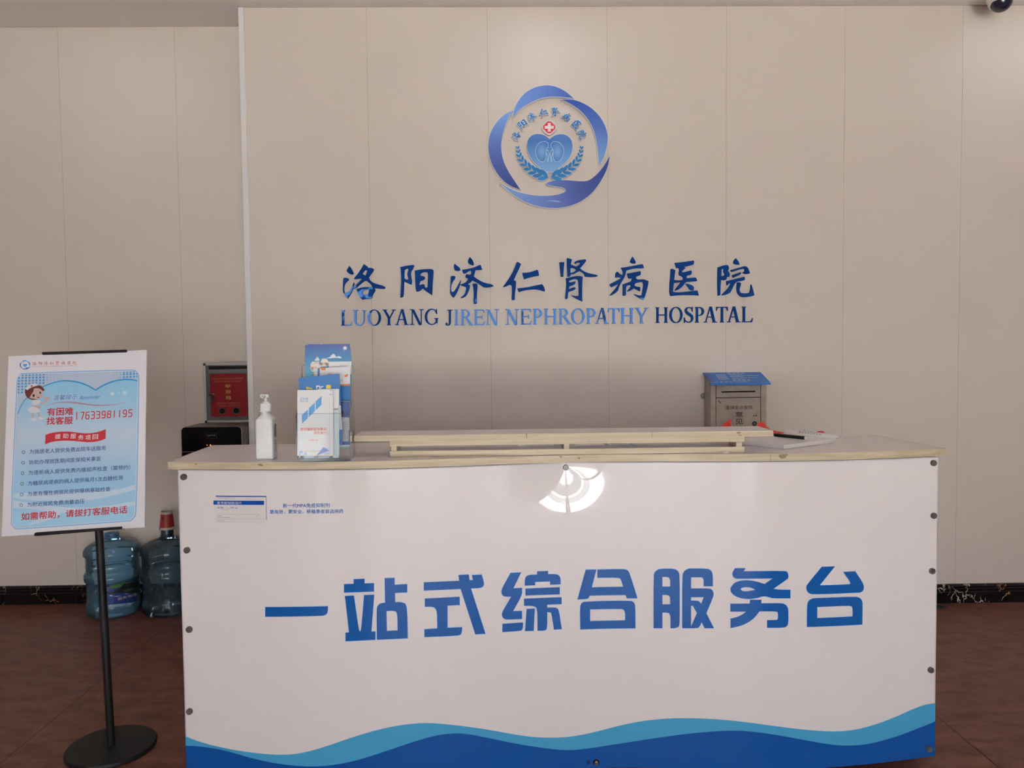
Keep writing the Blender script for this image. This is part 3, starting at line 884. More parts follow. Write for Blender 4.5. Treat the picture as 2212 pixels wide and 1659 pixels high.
# wreath: two curved branches of leaf pairs
LEAF = mat('wreath_blue', rgb(30, 120, 190, 1.15), 0.25)
CEN = [(468,790),(474,838),(486,888),(505,936),(540,986),(586,1032),(642,1074),(706,1107),(772,1136),(840,1160)]
for f in (lambda q: q, mirr):
    mb, mb2 = MB(), MB()
    for i in range(9):
        a, b2 = np.array(CEN[i], float), np.array(CEN[i + 1], float)
        t = (a - b2) / np.linalg.norm(a - b2); n = np.array([-t[1], t[0]])
        L_ = 40 + i * 11.5; wd_ = 17 + i * 4.2
        for sgn in (1, -1):
            d = t * 0.86 + n * sgn * (0.52 if i < 7 else 0.46); d /= np.linalg.norm(d); q = np.array([-d[1], d[0]])
            st = b2 * 0.72 + a * 0.28
            leaf = [st, st + d * L_ * 0.35 + q * wd_ * 0.5, st + d * L_ * 0.7 + q * wd_ * 0.42, st + d * L_, st + d * L_ * 0.7 - q * wd_ * 0.5, st + d * L_ * 0.35 - q * wd_ * 0.5]
            pl = B(*f([tuple(p) for p in leaf]))
            trace(WALL, [[pl]], 0.0226, 0.0005, smooth=2, corner=80, mb=mb)
            trace(WALL, [[pl]], 0.0220 - i * 0.00005, 0.0215, smooth=2, corner=80, expand=1.2, mb=mb2)
    wb = mb2.build('wreath_backing', BACK, emb)
    mb.build('wreath_branch', LEAF, wb)
# red cross badge
OCT = [(813,497),(853,497),(915,558),(915,598),(853,658),(813,658),(751,598),(751,558)]
cb = trace(WALL, [[smooth_poly(B(*OCT), 1, 80)]], 0.0225, 0.0225, expand=1.2).build('cross_badge', BACK, emb)
RED = mat('emblem_red', rgb(205, 40, 52, 1.3), 0.3)
inn = B(*[(834 + (x - 834) * 0.84, 577 + (y - 577) * 0.84) for x, y in OCT])
PL = B((815,527),(853,527),(850,556),(858,562),(886,558),(886,597),(858,592),(850,600),(853,628),(815,628),(818,600),(810,592),(782,597),(782,558),(810,562),(818,556))
trace(WALL, [[inn, PL]], 0.0230, 0.0004).build('red_cross', RED, cb)
trace(WALL, [[PL]], 0.0228, 0.0002).build('white_cross', mat('cross_white', rgb(222, 214, 212, 1.2), 0.3), cb)
# the hospital's name on an arc inside the emblem
ARC = [(455,668,62), (527,541,42), (637,455,22), (770,408,8), (905,402,-8), (1035,455,-28), (1148,543,-44), (1216,660,-66)]
SB = mat('emblem_lettering_blue', rgb(30, 118, 196, 1.15), 0.25)
for g, (ax_, ay_, rot) in zip(TITLE, ARC):
    allp = np.array([p for sh in g for p in sh[0]]); lo, hi = allp.min(0), allp.max(0); ce = (lo + hi) / 2; k = 19.0 / (hi - lo).max()
    cxp, cyp = B((ax_, ay_))[0]; a = math.radians(-rot); sh2 = []
    for sh in g:
        sh2.append([[(cxp + k * ((x - ce[0]) * math.cos(a) - (y - ce[1]) * math.sin(a)), cyp + k * ((x - ce[0]) * math.sin(a) + (y - ce[1]) * math.cos(a))) for x, y in ring] for ring in sh])
    bk = trace(WALL, [[s[0]] for s in sh2], 0.0222, 0.0222, smooth=1, expand=1.25).build('character_backing', BACK, emb)
    trace(WALL, sh2, 0.0228, 0.0004, smooth=1, expand=0.15).build('emblem_character', SB, bk)

# ================================================================== SERVICE DESK
LAM = noisy('pinkish_wood_laminate', (0.73, 0.655, 0.65, 1), (0.78, 0.71, 0.705, 1), scale=(1.2, 26, 26), ns=3.0, detail=5, rough=0.26, spec=0.5)
BAND = noisy('pale_pine_edge_band', (0.46, 0.375, 0.245, 1), (0.585, 0.50, 0.36, 1), scale=(1.5, 30, 42), ns=2.4, detail=5, rough=0.42, spec=0.4)
CARC = mat('desk_board', (0.55, 0.52, 0.50, 1), 0.6)
ACRYL = mat('white_acrylic_sheet', (0.735, 0.680, 0.685, 1), 0.015, 0.5)
DL = -0.9985; DR = 1.3965
bL, bR = (-1.003, 2.702), (1.362, 2.749)
desk = thing('service_desk', (0.2, 2.5, 0), 'white wavy-fronted service desk with big blue lettering and wood-edged counter', 'desk')
xs = list(np.linspace(-0.985, 1.394, 110))
TH = 0.0205
top = [(x, desk_front(x)) for x in xs]
poly = top + [bR, bL]
mb = MB().prism(poly, lambda a, b, d: (a, b, d), DESK_Z - TH, DESK_Z)
ct = mb.build('countertop', LAM, desk)
# edge band: front and both ends, a hair proud of the board
mb = MB()
ring = [bL] + top + [bR]
outr = []
for i, (x, y) in enumerate(ring):
    a, b = ring[max(i - 1, 0)], ring[min(i + 1, len(ring) - 1)]
    if i == 1: nx, ny = (-0.8, -0.8)
    elif i == len(ring) - 2: nx, ny = (0.8, -0.8)
    else:
        dx, dy = b[0] - a[0], b[1] - a[1]; l = math.hypot(dx, dy); nx, ny = dy / l, -dx / l
    outr.append((x + nx * 0.0012, y + ny * 0.0012))
n = len(ring)
v = [(x, y, z) for z in (DESK_Z - TH - 0.0008, DESK_Z + 0.0005) for x, y in ring] + [(x, y, z) for z in (DESK_Z - TH - 0.0008, DESK_Z + 0.0005) for x, y in outr]
f = []
for i in range(n - 1):
    f += [(2 * n + i, 2 * n + i + 1, 3 * n + i + 1, 3 * n + i), (n + i, 3 * n + i, 3 * n + i + 1, n + i + 1), (i, i + 1, 2 * n + i + 1, 2 * n + i)]
mb.add(v, f)
eb = mb.build('edge_band', BAND, ct)


class BandSurf(DeskSurf):
    inset = -0.0012

    def y(s, x, z): return desk_front(x) - 0.0012


BSURF = BandSurf()
# worn chips in the edge band
CHIP = mat('bare_chipboard', rgb(138, 118, 88, 1.1), 0.9)
mb = MB()
CH = [[(1683,982),(1700,980.5),(1702,983),(1697,986),(1698,989),(1688,991),(1682,987)],
      [(557,1003),(562,1001.5),(566,1003),(569,1007),(563,1006.5),(558,1005.5)], [(420,1002),(423,1001),(426,1003),(424,1004.5)], [(411,1003.2),(412.5,1002.8),(412.5,1004.6)],
      [(1207,986),(1212,985),(1216,987),(1211,988.5)], [(1247,988),(1252,987.5),(1254,990),(1250,992)], [(1390,985.3),(1392,985),(1392,986.8)], [(1766,983),(1768,983),(1768,985)],
      [(1663.5,981),(1664.6,981),(1664.8,996),(1663.7,996)]]
for c in CH: trace(BSURF, [[c]], 0.0006, 0).build('worn_patch', CHIP, eb)

# carcass behind the acrylic
mb = MB()
cx_ = list(np.linspace(-0.945, 1.355, 60))
cp_ = [(x, desk_front(x) + 0.045) for x in cx_] + [(1.340, 2.715), (-0.965, 2.670)]
mb.prism(cp_, lambda a, b, d: (a, b, d), 0.034, DESK_Z - TH - 0.001)
mb.build('carcass', CARC, desk)
MB().prism([(x, desk_front(x) + 0.15) for x in np.linspace(-0.90, 1.31, 30)] + [(1.30, 2.68), (-0.92, 2.64)], lambda a, b, d: (a, b, d), 0.0, 0.034).build('plinth', mat('dark_plinth', (0.03, 0.028, 0.027, 1), 0.7), desk)
# rail under the counter
mb = MB()
rl = [(x, DESK.y(x, DESK_Z - TH - 0.004) + 0.007) for x in np.linspace(-0.955, 1.365, 60)]; rb = [(x, y + 0.03) for x, y in rl][::-1]
mb.prism(rl + rb, lambda a, b, d: (a, b, d), DESK_Z - TH - 0.012, DESK_Z - TH - 0.001)
mb.build('top_rail', mat('grey_rail', (0.27, 0.26, 0.26, 1), 0.5), desk)

# acrylic front sheet
XL, XR = DESK.uv(386, 1100)[0], DESK.uv(2026, 1100)[0]
Z0, Z1 = 0.031, DESK_Z - TH - 0.0045
nx, nz = 420, 170
gx = np.linspace(XL, XR, nx); gz = np.linspace(Z0, Z1, nz)
v = [tuple(DESK.at(x, z, 0)) for z in gz for x in gx]
f = [(j * nx + i, j * nx + i + 1, (j + 1) * nx + i + 1, (j + 1) * nx + i) for j in range(nz - 1) for i in range(nx - 1)]
front = obj('front_panel', v, f, ACRYL, desk, True)
so = front.modifiers.new('sheet', 'SOLIDIFY'); so.thickness = 0.004; so.offset = -1
# printed letters
PB = mat('print_blue', (0.0085, 0.105, 0.40, 1), 0.02, 0.5)
HALO = mat('print_halo', (0.62, 0.67, 0.80, 1), 0.02, 0.5)
C1 = lambda *p: cr(p, 550, 1200, 4.2538)
C2 = lambda *p: cr(p, 1060, 1200, 4.424)
C3 = lambda *p: cr(p, 1540, 1200, 6.1444)
BIG = [
    ('one', [[C1((98,472),(675,464),(675,500),(668,530),(650,547),(615,555),(98,562))]]),
    ('zhan', [[C1((822,262),(910,259),(910,216),(1011,212),(1012,255),(1098,252),(1098,330),(822,340))],
              [C1((830,370),(913,366),(952,640),(962,690),(970,697),(978,680),(985,620),(1006,362),(1100,358),(1074,697),(1111,696),(1111,773),(836,787),(836,707),(868,705))],
              [C1((1195,206),(1288,203),(1288,267),(1403,261),(1403,338),(1291,343),(1292,428),(1340,425),(1385,440),(1403,490),(1408,760),(1124,773),(1121,500),(1130,460),(1155,438),(1199,432)),
               C1((1212,510),(1270,506),(1300,515),(1312,545),(1314,687),(1216,691))]]),
    ('shi', [[C1((1555,245),(1880,231),(1873,178),(1968,173),(1976,226),(2006,224),(1996,178),(2087,174),(2111,255),(2100,285),(2075,298),(1989,302),(2122,718),(2028,724),(1893,306),(1555,322))],
             [C1((1564,394),(1884,378),(1885,454),(1773,460),(1773,662),(1908,656),(1905,700),(1895,725),(1865,736),(1560,749),(1560,676),(1678,668),(1677,530),(1665,490),(1640,470),(1564,469))]]),
    ('zong', [[C2((190,164),(292,159),(218,311),(300,308),(300,378),(214,530),(299,527),(300,605),(150,612),(120,600),(106,570),(108,540),(195,393),(130,392),(108,375),(100,345),(108,310))],
              [C2((111,651),(309,638),(308,685),(300,710),(280,720),(111,731))],
              [C2((325,287),(325,225),(340,195),(370,183),(443,180),(443,150),(548,146),(549,176),(625,176),(655,190),(668,220),(668,274),(567,279),(567,247),(425,252),(425,283))],
              [C2((332,315),(660,301),(660,370),(332,382))],
              [C2((318,411),(677,397),(677,464),(540,469),(540,497),(600,494),(635,500),(652,525),(679,703),(604,707),(580,550),(570,541),(540,541),(540,680),(530,708),(505,718),(447,718),(446,540),(435,495),(400,479),(318,480))],
              [C2((343,509),(422,505),(411,719),(327,722))]]),
    ('he', [[C2((907,134),(1010,133),(966,303),(1265,297),(1243,225),(1220,211),(1018,212),(1018,133),(1275,128),(1310,140),(1328,170),(1403,408),(1300,409),(1288,377),(945,383),(935,407),(915,415),(828,419))],
            [C2((855,706),(852,490),(865,455),(895,437),(1335,429),(1368,445),(1382,480),(1383,695)), C2((950,514),(1245,508),(1272,518),(1284,545),(1283,618),(950,625))]]),
    ('fu', [[C2((1555,694),(1555,190),(1570,150),(1605,128),(1660,124),(1750,125),(1790,145),(1806,185),(1806,650),(1795,680),(1760,694),(1717,694),(1717,580),(1705,552),(1680,544),(1640,544),(1640,694)),
             C2((1640,204),(1690,204),(1708,215),(1714,240),(1714,296),(1640,296)), C2((1640,375),(1690,376),(1708,388),(1714,410),(1714,465),(1640,465))],
            [C2((1829,694),(1829,190),(1845,150),(1880,126),(1910,122),(2070,124),(2105,140),(2122,175),(2122,293),(2034,293),(2034,230),(2022,210),(2000,206),(1914,208),(1914,314),(2085,313),(2115,325),(2130,355),(2128,390),(2060,550),(2133,694),(2043,694),(2015,637),(1995,680),(1975,694)),
             C2((1914,398),(2035,397),(2010,460),(1995,440),(1975,430),(1914,429)), C2((1914,478),(1930,480),(1970,548),(1914,676))]]),
    ('wu', [[C3((292,166),(432,166),(408,208),(945,202),(985,215),(1000,250),(1000,285),(990,310),(802,440),(880,452),(1027,452),(1027,567),(810,567),(760,558),(680,535),(560,570),(450,578),(340,560),(260,515),(226,458),(240,410),(290,355),(370,330),(470,326),(560,338),(685,376),(790,302),(330,308),(285,300),(260,270),(256,235),(262,215)),
             C3((365,448),(380,428),(420,418),(480,420),(520,432),(562,455),(500,466),(440,474),(390,470))],
            [C3((230,638),(486,636),(492,585),(644,585),(640,632),(905,630),(960,645),(995,690),(1000,740),(1000,890),(985,935),(940,957),(717,957),(717,856),(845,854),(860,840),(862,780),(855,750),(830,740),(615,740),(560,815),(480,880),(380,930),(232,962),(232,835),(320,815),(390,780),(436,744),(230,744))]]),
    ('tai', [[C3((1442,148),(1619,142),(1416,394),(1800,382),(1820,375),(1822,350),(1727,215),(1887,208),(1985,355),(2003,410),(1998,455),(1970,485),(1930,492),(1330,516),(1270,500),(1240,460),(1236,420),(1242,390))],
             [C3((1245,948),(1246,660),(1265,600),(1310,570),(1360,563),(1890,543),(1950,560),(1980,600),(1985,650),(1981,915)), C3((1383,682),(1800,663),(1840,675),(1853,710),(1851,806),(1383,828))]]),
]
for nm, sh in BIG:
    h = trace(DESK, sh, 0.0006, 0, smooth=1, corner=48, expand=1.4).build('letter_halo', HALO, front)
    tag(trace(DESK, sh, 0.0012, 0, smooth=1, corner=48).build('desk_character', PB, h), 'blue printed character ' + '一站式综合服务台'[[b[0] for b in BIG].index(nm)])
# two-tone wave along the bottom of the sheet
P4 = lambda *p: cr(p, 380, 1480, 2.6976)
P5 = lambda *p: cr(p, 1200, 1480, 2.1858)
L1 = P4((45,292),(120,325),(250,360),(400,388),(550,404),(650,406),(750,393),(880,355),(1000,313),(1120,275),(1250,242),(1380,223),(1470,219),(1600,229),(1800,255),(2000,292),(2100,304)) + P5((0,248),(80,243),(180,223),(290,193),(400,170),(500,159),(600,155),(720,158),(850,168),(1000,188),(1150,208),(1300,220),(1400,214),(1500,190),(1600,152),(1700,107),(1750,90),(1798,84))
L2 = P4((45,352),(130,354),(250,372),(330,392),(450,428),(580,455),(700,470),(800,474),(920,465),(1050,440),(1200,392),(1380,330),(1500,295),(1600,280),(1680,280),(1800,302),(2000,345)) + P5((0,304),(70,307),(160,298),(300,276),(450,252),(600,231),(720,219),(830,213),(920,217),(1050,235),(1200,263),(1300,281),(1390,286),(1480,278),(1600,246),(1700,208),(1798,169))


def open_smooth(p, it=2):
    for _ in range(it):
        q = [p[0]]
        for a, b in zip(p[:-1], p[1:]):
            q += [(a[0] * .75 + b[0] * .25, a[1] * .75 + b[1] * .25), (a[0] * .25 + b[0] * .75, a[1] * .25 + b[1] * .75)]
        p = q + [p[-1]]
    return p


for nm, ln, col, off in (('light_wave', L1, (0.065, 0.36, 0.62, 1), 0.0006), ('dark_wave', L2, (0.006, 0.085, 0.36, 1), 0.0011)):
    uv = to_uv(DESK, open_smooth(ln))
    uv[0] = (XL, uv[0][1]); uv[-1] = (XR, uv[-1][1])
    uv = [p for p in uv if XL <= p[0] <= XR]
    uv += [(XR, Z0 + 0.0005), (XL, Z0 + 0.0005)]
    region(DESK, [uv], None, off, 0).build(nm, mat(nm + '_print', col, 0.02, 0.5), front)
# printed medicine advertisement
AD = lambda *p: cr(p, 440, 1055, 6.9125)
ad = trace(DESK, [[AD((150,185),(180,108),(935,112),(942,470),(910,506),(152,500))]], 0.0006).build('medicine_box_print', mat('box_print_white', (0.70, 0.66, 0.66, 1), 0.03), front)
BP = mat('box_print_blue', (0.012, 0.075, 0.37, 1), 0.03); OP = mat('box_print_orange', (0.62, 0.42, 0.22, 1), 0.03); GP = mat('box_print_grey', (0.30, 0.30, 0.36, 1), 0.03)
mb = trace(DESK, [[AD((148,180),(903,184),(903,246),(148,242))], [AD((184,108),(930,112),(930,127),(180,123))], [AD((930,112),(936,112),(942,470),(936,480))]], 0.0012)
mb.build('blue_band', BP, ad)
text(DESK, '麦考酚钠肠溶片', AD((202, 236))[0], AD((570, 238))[0], 6.3, 0.0018).build('medicine_name', mat('box_print_pale', (0.66, 0.68, 0.76, 1), 0.03), ad)
text(DESK, '180 mg', AD((400, 304))[0], AD((508, 306))[0], 4.2, 0.0012).build('dose_print', BP, ad)
text(DESK, '米芙', AD((202, 302))[0], AD((298, 304))[0], 4.4, 0.0012).build('trade_print', BP, ad)
mb = MB()
for a, b in ((202, 250), (270, 340), (358, 492), (512, 838)): trace(DESK, [[AD((a, 382), (b, 383), (b, 389), (a, 388))]], 0.0012, mb=mb)
trace(DESK, [[AD(*ngon(322, 300, 50, 24, 26)), AD(*ngon(318, 297, 44, 24, 22))]], 0.0011, mb=mb)
mb.build('orange_lines', OP, ad)
mb = trace(DESK, [[AD(*ngon(814, 424, 28, 20, 22)), AD(*ngon(814, 424, 25, 20, 19))], [AD((152, 455), (908, 457), (908, 460), (152, 458))], [AD((202, 403), (265, 404), (265, 411), (202, 410))], [AD((202, 428), (404, 430), (404, 436), (202, 434))], [AD((152, 498), (910, 504), (910, 507), (152, 501))]], 0.0012)
trace(DESK, [[AD((260, 164), (840, 166), (840, 168), (260, 166))], [AD((220, 138), (470, 140), (470, 145), (220, 143))]], 0.0012, mb=mb)
text(DESK, 'NOVARTIS', AD((206, 486))[0], AD((314, 487))[0], 2.2, 0.0012, mb); mb.build('small_print', GP, ad)
TB = mat('slogan_blue', (0.010, 0.15, 0.50, 1), 0.03)
text(DESK, '新一代MPA免疫抑制剂', AD((1184, 288))[0], AD((1882, 282))[0], 9.2, 0.0012, bold=0.018).build('slogan_line', TB, front)
text(DESK, '更有效，更安全，移植患者首选用药', AD((990, 380))[0], AD((2084, 370))[0], 8.8, 0.0012, bold=0.018).build('slogan_line', TB, front)

# steel stand-off screws
SCREWM = mat('screw_steel', rgb(104, 98, 95, 1.15), 0.35, metal=0.35)


def screw(px, py, m=SCREWM, r=0.0095):
    u, z = DESK.uv(px, py)
    e = 0.01; dy = (desk_front(u + e) - desk_front(u - e)) / (2 * e)
    ax = Vector((dy, -1, 0)).normalized()
    c = Vector(tuple(DESK.at(u, z, 0)))
    return MB().lathe([(r * 0.5, -0.030), (r, 0.0), (r, 0.0065), (r * 0.9, 0.008), (0.0005, 0.0082)], c, 28, ax).build('standoff_screw', m, front, True)


for p in ((398, 1030), (405, 1188), (410, 1359), (410.5, 1536), (2015, 1000), (2015.5, 1113.5), (2012, 1233), (2009, 1446.5), (2006, 1617)): screw(*p)
screw(1222, 1009.5, SCREWM, 0.0088)
u, z = DESK.uv(1288, 1646); c = Vector(tuple(DESK.at(u, z, 0)))
gm = MB().lathe([(0.003, -0.002), (0.010, -0.001), (0.0105, 0.002), (0.008, 0.0045), (0.0035, 0.003), (0.003, -0.002)], c, 28, (0, -1, 0)).build('rubber_grommet', BLACK, front, True)
MB().lathe([(0.0022, 0.001), (0.0046, 0.001), (0.0046, 0.0044), (0.0024, 0.0048), (0.0022, 0.002)], c, 24, (0, -1, 0)).build('grommet_screw', STEEL, gm, True)
trace(DESK, [[ngon(1271, 1646, 3.8, 16, 4.2)]], 0.0016).build('old_hole_stain', mat('dark_stain', (0.012, 0.03, 0.12, 1), 0.2), front)

# ---------------------------------------------------------------- low riser shelf on the counter
RY = 2.3328
RF = wall_plane(RY)
rs = thing('riser_shelf', (0.2, RY + 0.1, DESK_Z), 'low two-board pine-edged shelf standing along the middle of the counter', 'shelf')
X0, X1 = -0.3338, 0.7525; TX0, TX1 = -0.4403, 0.8405
zb0, zb1, zg1, zu1, zt1 = DESK_Z + 0.0006, 1.0302, 1.0456, 1.0608, 1.0787
BY = 2.470


def board(name, x0, x1, y0, y1, z0, z1):
    b = MB().box(x0 + 0.001, y0 + 0.001, z0, x1 - 0.001, y1 - 0.001, z1).build(name, LAM, rs)
    e = MB()
    e.box(x0, y0, z0 - 0.0004, x1, y0 + 0.0014, z1 + 0.0004)
    e.box(x0, y0 + 0.0014, z0 - 0.0004, x0 + 0.0014, y1, z1 + 0.0004); e.box(x1 - 0.0014, y0 + 0.0014, z0 - 0.0004, x1, y1, z1 + 0.0004)
    e.box(x0 + 0.0014, y1 - 0.0014, z0 - 0.0004, x1 - 0.0014, y1, z1 + 0.0004)
    bevel(e.build('edge_band', BAND, b), 0.0006, 1)
    return b


board('base_board', X0, X1, RY, RY + 0.02 + 0.06, zb0, zb1)
tb = board('top_board', TX0, TX1, RY - 0.001, BY, zu1 + 0.0005, zt1)
board('under_rail', X0, X1, RY + 0.001, RY + 0.08, zg1, zu1)
for a, b in ((844, 857), (1218, 1230), (1590.5, 1603.5)):
    xa, xb = RF.uv(a, 968)[0], RF.uv(b, 968)[0]
    bevel(MB().box(xa, RY + 0.002, zb1 + 0.0003, xb, RY + 0.078, zg1 - 0.0003).build('post', BAND, rs), 0.0008, 1)
mb = MB()
TF = wall_plane(RY - 0.001)
for q in ([(1136, 936.5), (1138, 936), (1138.6, 947), (1136.8, 947)], [(1407.6, 933), (1408.6, 933), (1408.9, 945), (1407.9, 945)], [(1591, 933), (1599, 932.8), (1601, 935), (1595, 937), (1590, 935.5)], [(1594, 938), (1602, 940), (1603, 942), (1597, 941)]):
    trace(TF, [[q]], 0.0006).build('worn_patch', CHIP, tb)

# ================================================================== THINGS ON THE COUNTER
CT = level(DESK_Z)


def on_counter(px, py, z=DESK_Z):
    s = level(z); return s.at(*s.uv(px, py), 0)


# ---- hand sanitiser bottle
BW = mat('bottle_white', (0.70, 0.69, 0.70, 1), 0.2, 0.4)
p = on_counter(571, 993.6)
hx, hy = 0.0262, 0.0255
bx, by = p[0], p[1] + hy
sb = thing('sanitizer_bottle', (bx, by, DESK_Z), 'white square pump bottle of hand sanitizer at the left end of the counter', 'bottle')


def loops(secs, n=8):
    """stack of rounded-rectangle loops (hx, hy, r, z)"""
    v, f = [], []
    for a, b, r, z in secs: v += [(bx + q[0], by + q[1], DESK_Z + z) for q in rrect(-a, -b, a, b, r, n)]
    k = 4 * (n + 1)
    for i in range(len(secs) - 1):
        for j in range(k): f.append((i * k + j, i * k + (j + 1) % k, (i + 1) * k + (j + 1) % k, (i + 1) * k + j))
    f.append(tuple(range(k))[::-1]); f.append(tuple(range((len(secs) - 1) * k, len(secs) * k)))
    return v, f


v, f = loops([(hx - 0.003, hy - 0.003, 0.006, 0.0), (hx - 0.0006, hy - 0.0006, 0.007, 0.002), (hx, hy, 0.007, 0.006), (hx, hy, 0.007, 0.118), (hx - 0.001, hy - 0.001, 0.008, 0.122), (hx - 0.005, hy - 0.005, 0.010, 0.128), (hx - 0.011, hy - 0.011, 0.0125, 0.135), (0.0128, 0.0128, 0.0124, 0.139), (0.0122, 0.0122, 0.012, 0.1405), (0.0122, 0.0122, 0.012, 0.147)])
body = obj('bottle_body', v, f, BW, sb, True)
fy = by - hy
SP = wall_plane(fy)
mb = MB()
fr = rrect(bx - 0.0185, DESK_Z + 0.016, bx + 0.0185, DESK_Z + 0.112, 0.004); fi = rrect(bx - 0.0165, DESK_Z + 0.018, bx + 0.0165, DESK_Z + 0.110, 0.003)
region(SP, [fr, fi], mb, 0.0012, 0.0014)
for k in range(15): mb.box(bx - 0.0125, fy - 0.0011, DESK_Z + 0.034 + k * 0.0046, bx + 0.0125, fy + 0.0002, DESK_Z + 0.0362 + k * 0.0046)
bevel(mb.build('embossed_panel', BW, body), 0.0005, 2)
mb = MB()
DPL = mat('label_print_plum', (0.10, 0.065, 0.085, 1), 0.4)
sx = bx + hx + 0.0003
mb.prism(rrect(by - 0.006, DESK_Z + 0.066, by + 0.014, DESK_Z + 0.106, 0.004), lambda a, b, d: (d, a, b), sx - 0.0002, sx + 0.0002)
for k in range(7): mb.box(sx - 0.0002, by - 0.004 + 0.002 * (k % 2), DESK_Z + 0.024 + k * 0.005, sx + 0.0002, by + 0.010, DESK_Z + 0.0262 + k * 0.005)
mb.build('side_label', DPL, body)
c = (bx, by, DESK_Z)
mb = MB().lathe([(0.0165, 0.1435), (0.0172, 0.145), (0.0168, 0.147), (0.0150, 0.1475), (0.0152, 0.168), (0.0142, 0.1695), (0.0098, 0.170), (0.0098, 0.1745), (0.004, 0.175)], c, 36)
for k in range(30):
    a = 2 * math.pi * k / 30; mb.tube([(bx + 0.0152 * math.cos(a), by + 0.0152 * math.sin(a), DESK_Z + 0.149), (bx + 0.0152 * math.cos(a), by + 0.0152 * math.sin(a), DESK_Z + 0.167)], 0.0005, 5)
cap = mb.build('screw_cap', BW, sb, True)
mb = MB().lathe([(0.0044, 0.1745), (0.0044, 0.186), (0.006, 0.1875), (0.006, 0.190)], c, 24)
mb.prism([(-0.0128, 0.1865), (0.0128, 0.1865), (0.0132, 0.189), (0.0128, 0.196), (-0.0128, 0.1965), (-0.0135, 0.189)], lambda a, b, d: (bx + a, by + d, DESK_Z + b), -0.010, 0.010)
mb.tube([(bx, by - 0.008, DESK_Z + 0.1905), (bx, by - 0.024, DESK_Z + 0.1900), (bx, by - 0.029, DESK_Z + 0.1875)], [0.0045, 0.0038, 0.0032], 12)
bevel(mb.build('pump_head', BW, cap), 0.0012, 2)

# ---- clear two-tier leaflet holder and its leaflets
ACR = clear('clear_acrylic', (0.97, 0.975, 0.98, 1), 0.015, (0.8, 0.82, 0.85, 1), 0.04, 1.13)
ACE = clear('acrylic_edge', (0.55, 0.58, 0.63, 1), 0.25, (0.5, 0.52, 0.56, 1), 0.1, 1.25)
YF, YM, YB = 2.2575, 2.312, 2.376
f0, f1 = wall_plane(YF).uv(641, 990)[0], wall_plane(YF).uv(757, 990)[0]
b0, b1 = wall_plane(YB).uv(652, 800)[0], wall_plane(YB).uv(763.5, 800)[0]
zf = wall_plane(YF).uv(700, 893)[1]; zbk = wall_plane(YB).uv(700, 788)[1]
lerp = lambda y: ((b0 - f0) * (y - YF) / (YB - YF) + f0, (b1 - f1) * (y - YF) / (YB - YF) + f1)
lh = thing('leaflet_holder', ((f0 + f1) / 2, (YF + YB) / 2, DESK_Z), 'clear acrylic two-tier leaflet holder near the left end of the counter', 'leaflet holder')
zc_ = DESK_Z + 0.0005


def plate(name, y, ztop, m=ACR, z0=zc_):
    a, b = lerp(y)
    pl = [(a, z0), (b, z0), (b, ztop - 0.006), (b - 0.006, ztop), (a + 0.006, ztop), (a, ztop - 0.006)]
    o = MB().prism(pl, lambda p, q, d: (p, d, q), y, y + 0.0022).build(name, m, lh)
    e = MB(); rim = stroke([(a + 0.0004, z0), (a + 0.0004, ztop - 0.006), (a + 0.006, ztop - 0.0004), (b - 0.006, ztop - 0.0004), (b - 0.0004, ztop - 0.006), (b - 0.0004, z0)], 0.0008)
    region(wall_plane(y), [rim], e, 0.0003, 0.0028); e.build('polished_edge', ACE, o)
    return o


plate('front_plate', YF, zf); plate('middle_plate', YM, zf + 0.035); plate('back_plate', YB, zbk)
for sgn, k in ((1, 0), (-1, 1)):
    a = f0 if k == 0 else f1; b = b0 if k == 0 else b1; w = 0.0022 * sgn
    zz = [(YF + 0.003, zc_), (YB - 0.0005, zc_), (YB - 0.0005, zf + 0.115), (YM + 0.01, zf + 0.03), (YF + 0.003, zf - 0.004)]
    fx = lambda y: a + (b - a) * (y - YF) / (YB - YF)
    o = MB().prism(zz, lambda y, z, d: (fx(y) + d, y, z), 0.0, w).build('side_plate', ACR, lh)
MB().prism([(f0 + 0.003, YF + 0.003), (f1 - 0.003, YF + 0.003), (b1 - 0.003, YB - 0.001), (b0 + 0.003, YB - 0.001)], lambda x, y, d: (x, y, d), zc_ + 0.0002, zc_ + 0.0024).build('base_plate', ACR, lh)
MB().prism([(f0, YF - 0.0003), (f1, YF - 0.0003), (f1, YF + 0.003), (f0, YF + 0.003)], lambda x, y, d: (x, y, d), zc_, zc_ + 0.005).build('base_edge', ACE, lh)

GRP = 'leaflets in the clear holder'


def sheet(name, pts, y, m, label, t=0.0012, cat='leaflet', parent=None):
    pl = wall_plane(y)
    o = trace(pl, [[pts]], 0.0, t).build(name, m, parent)
    if parent is None: tag(o, label, cat, GRP)
    return o, pl


Z1c = lambda *p: cr(p, 630, 735, 12.287)
Z2c = lambda *p: cr(p, 630, 860, 11.44)
SKY = grad('sky_print', [(0.4, (0.24, 0.50, 0.50, 1)), (0.68, (0.08, 0.40, 0.54, 1)), (0.86, (0.04, 0.22, 0.50, 1)), (1, (0.045, 0.085, 0.36, 1))], 'Z', 0.3)
PW = mat('leaflet_white', (0.70, 0.69, 0.70, 1), 0.4)
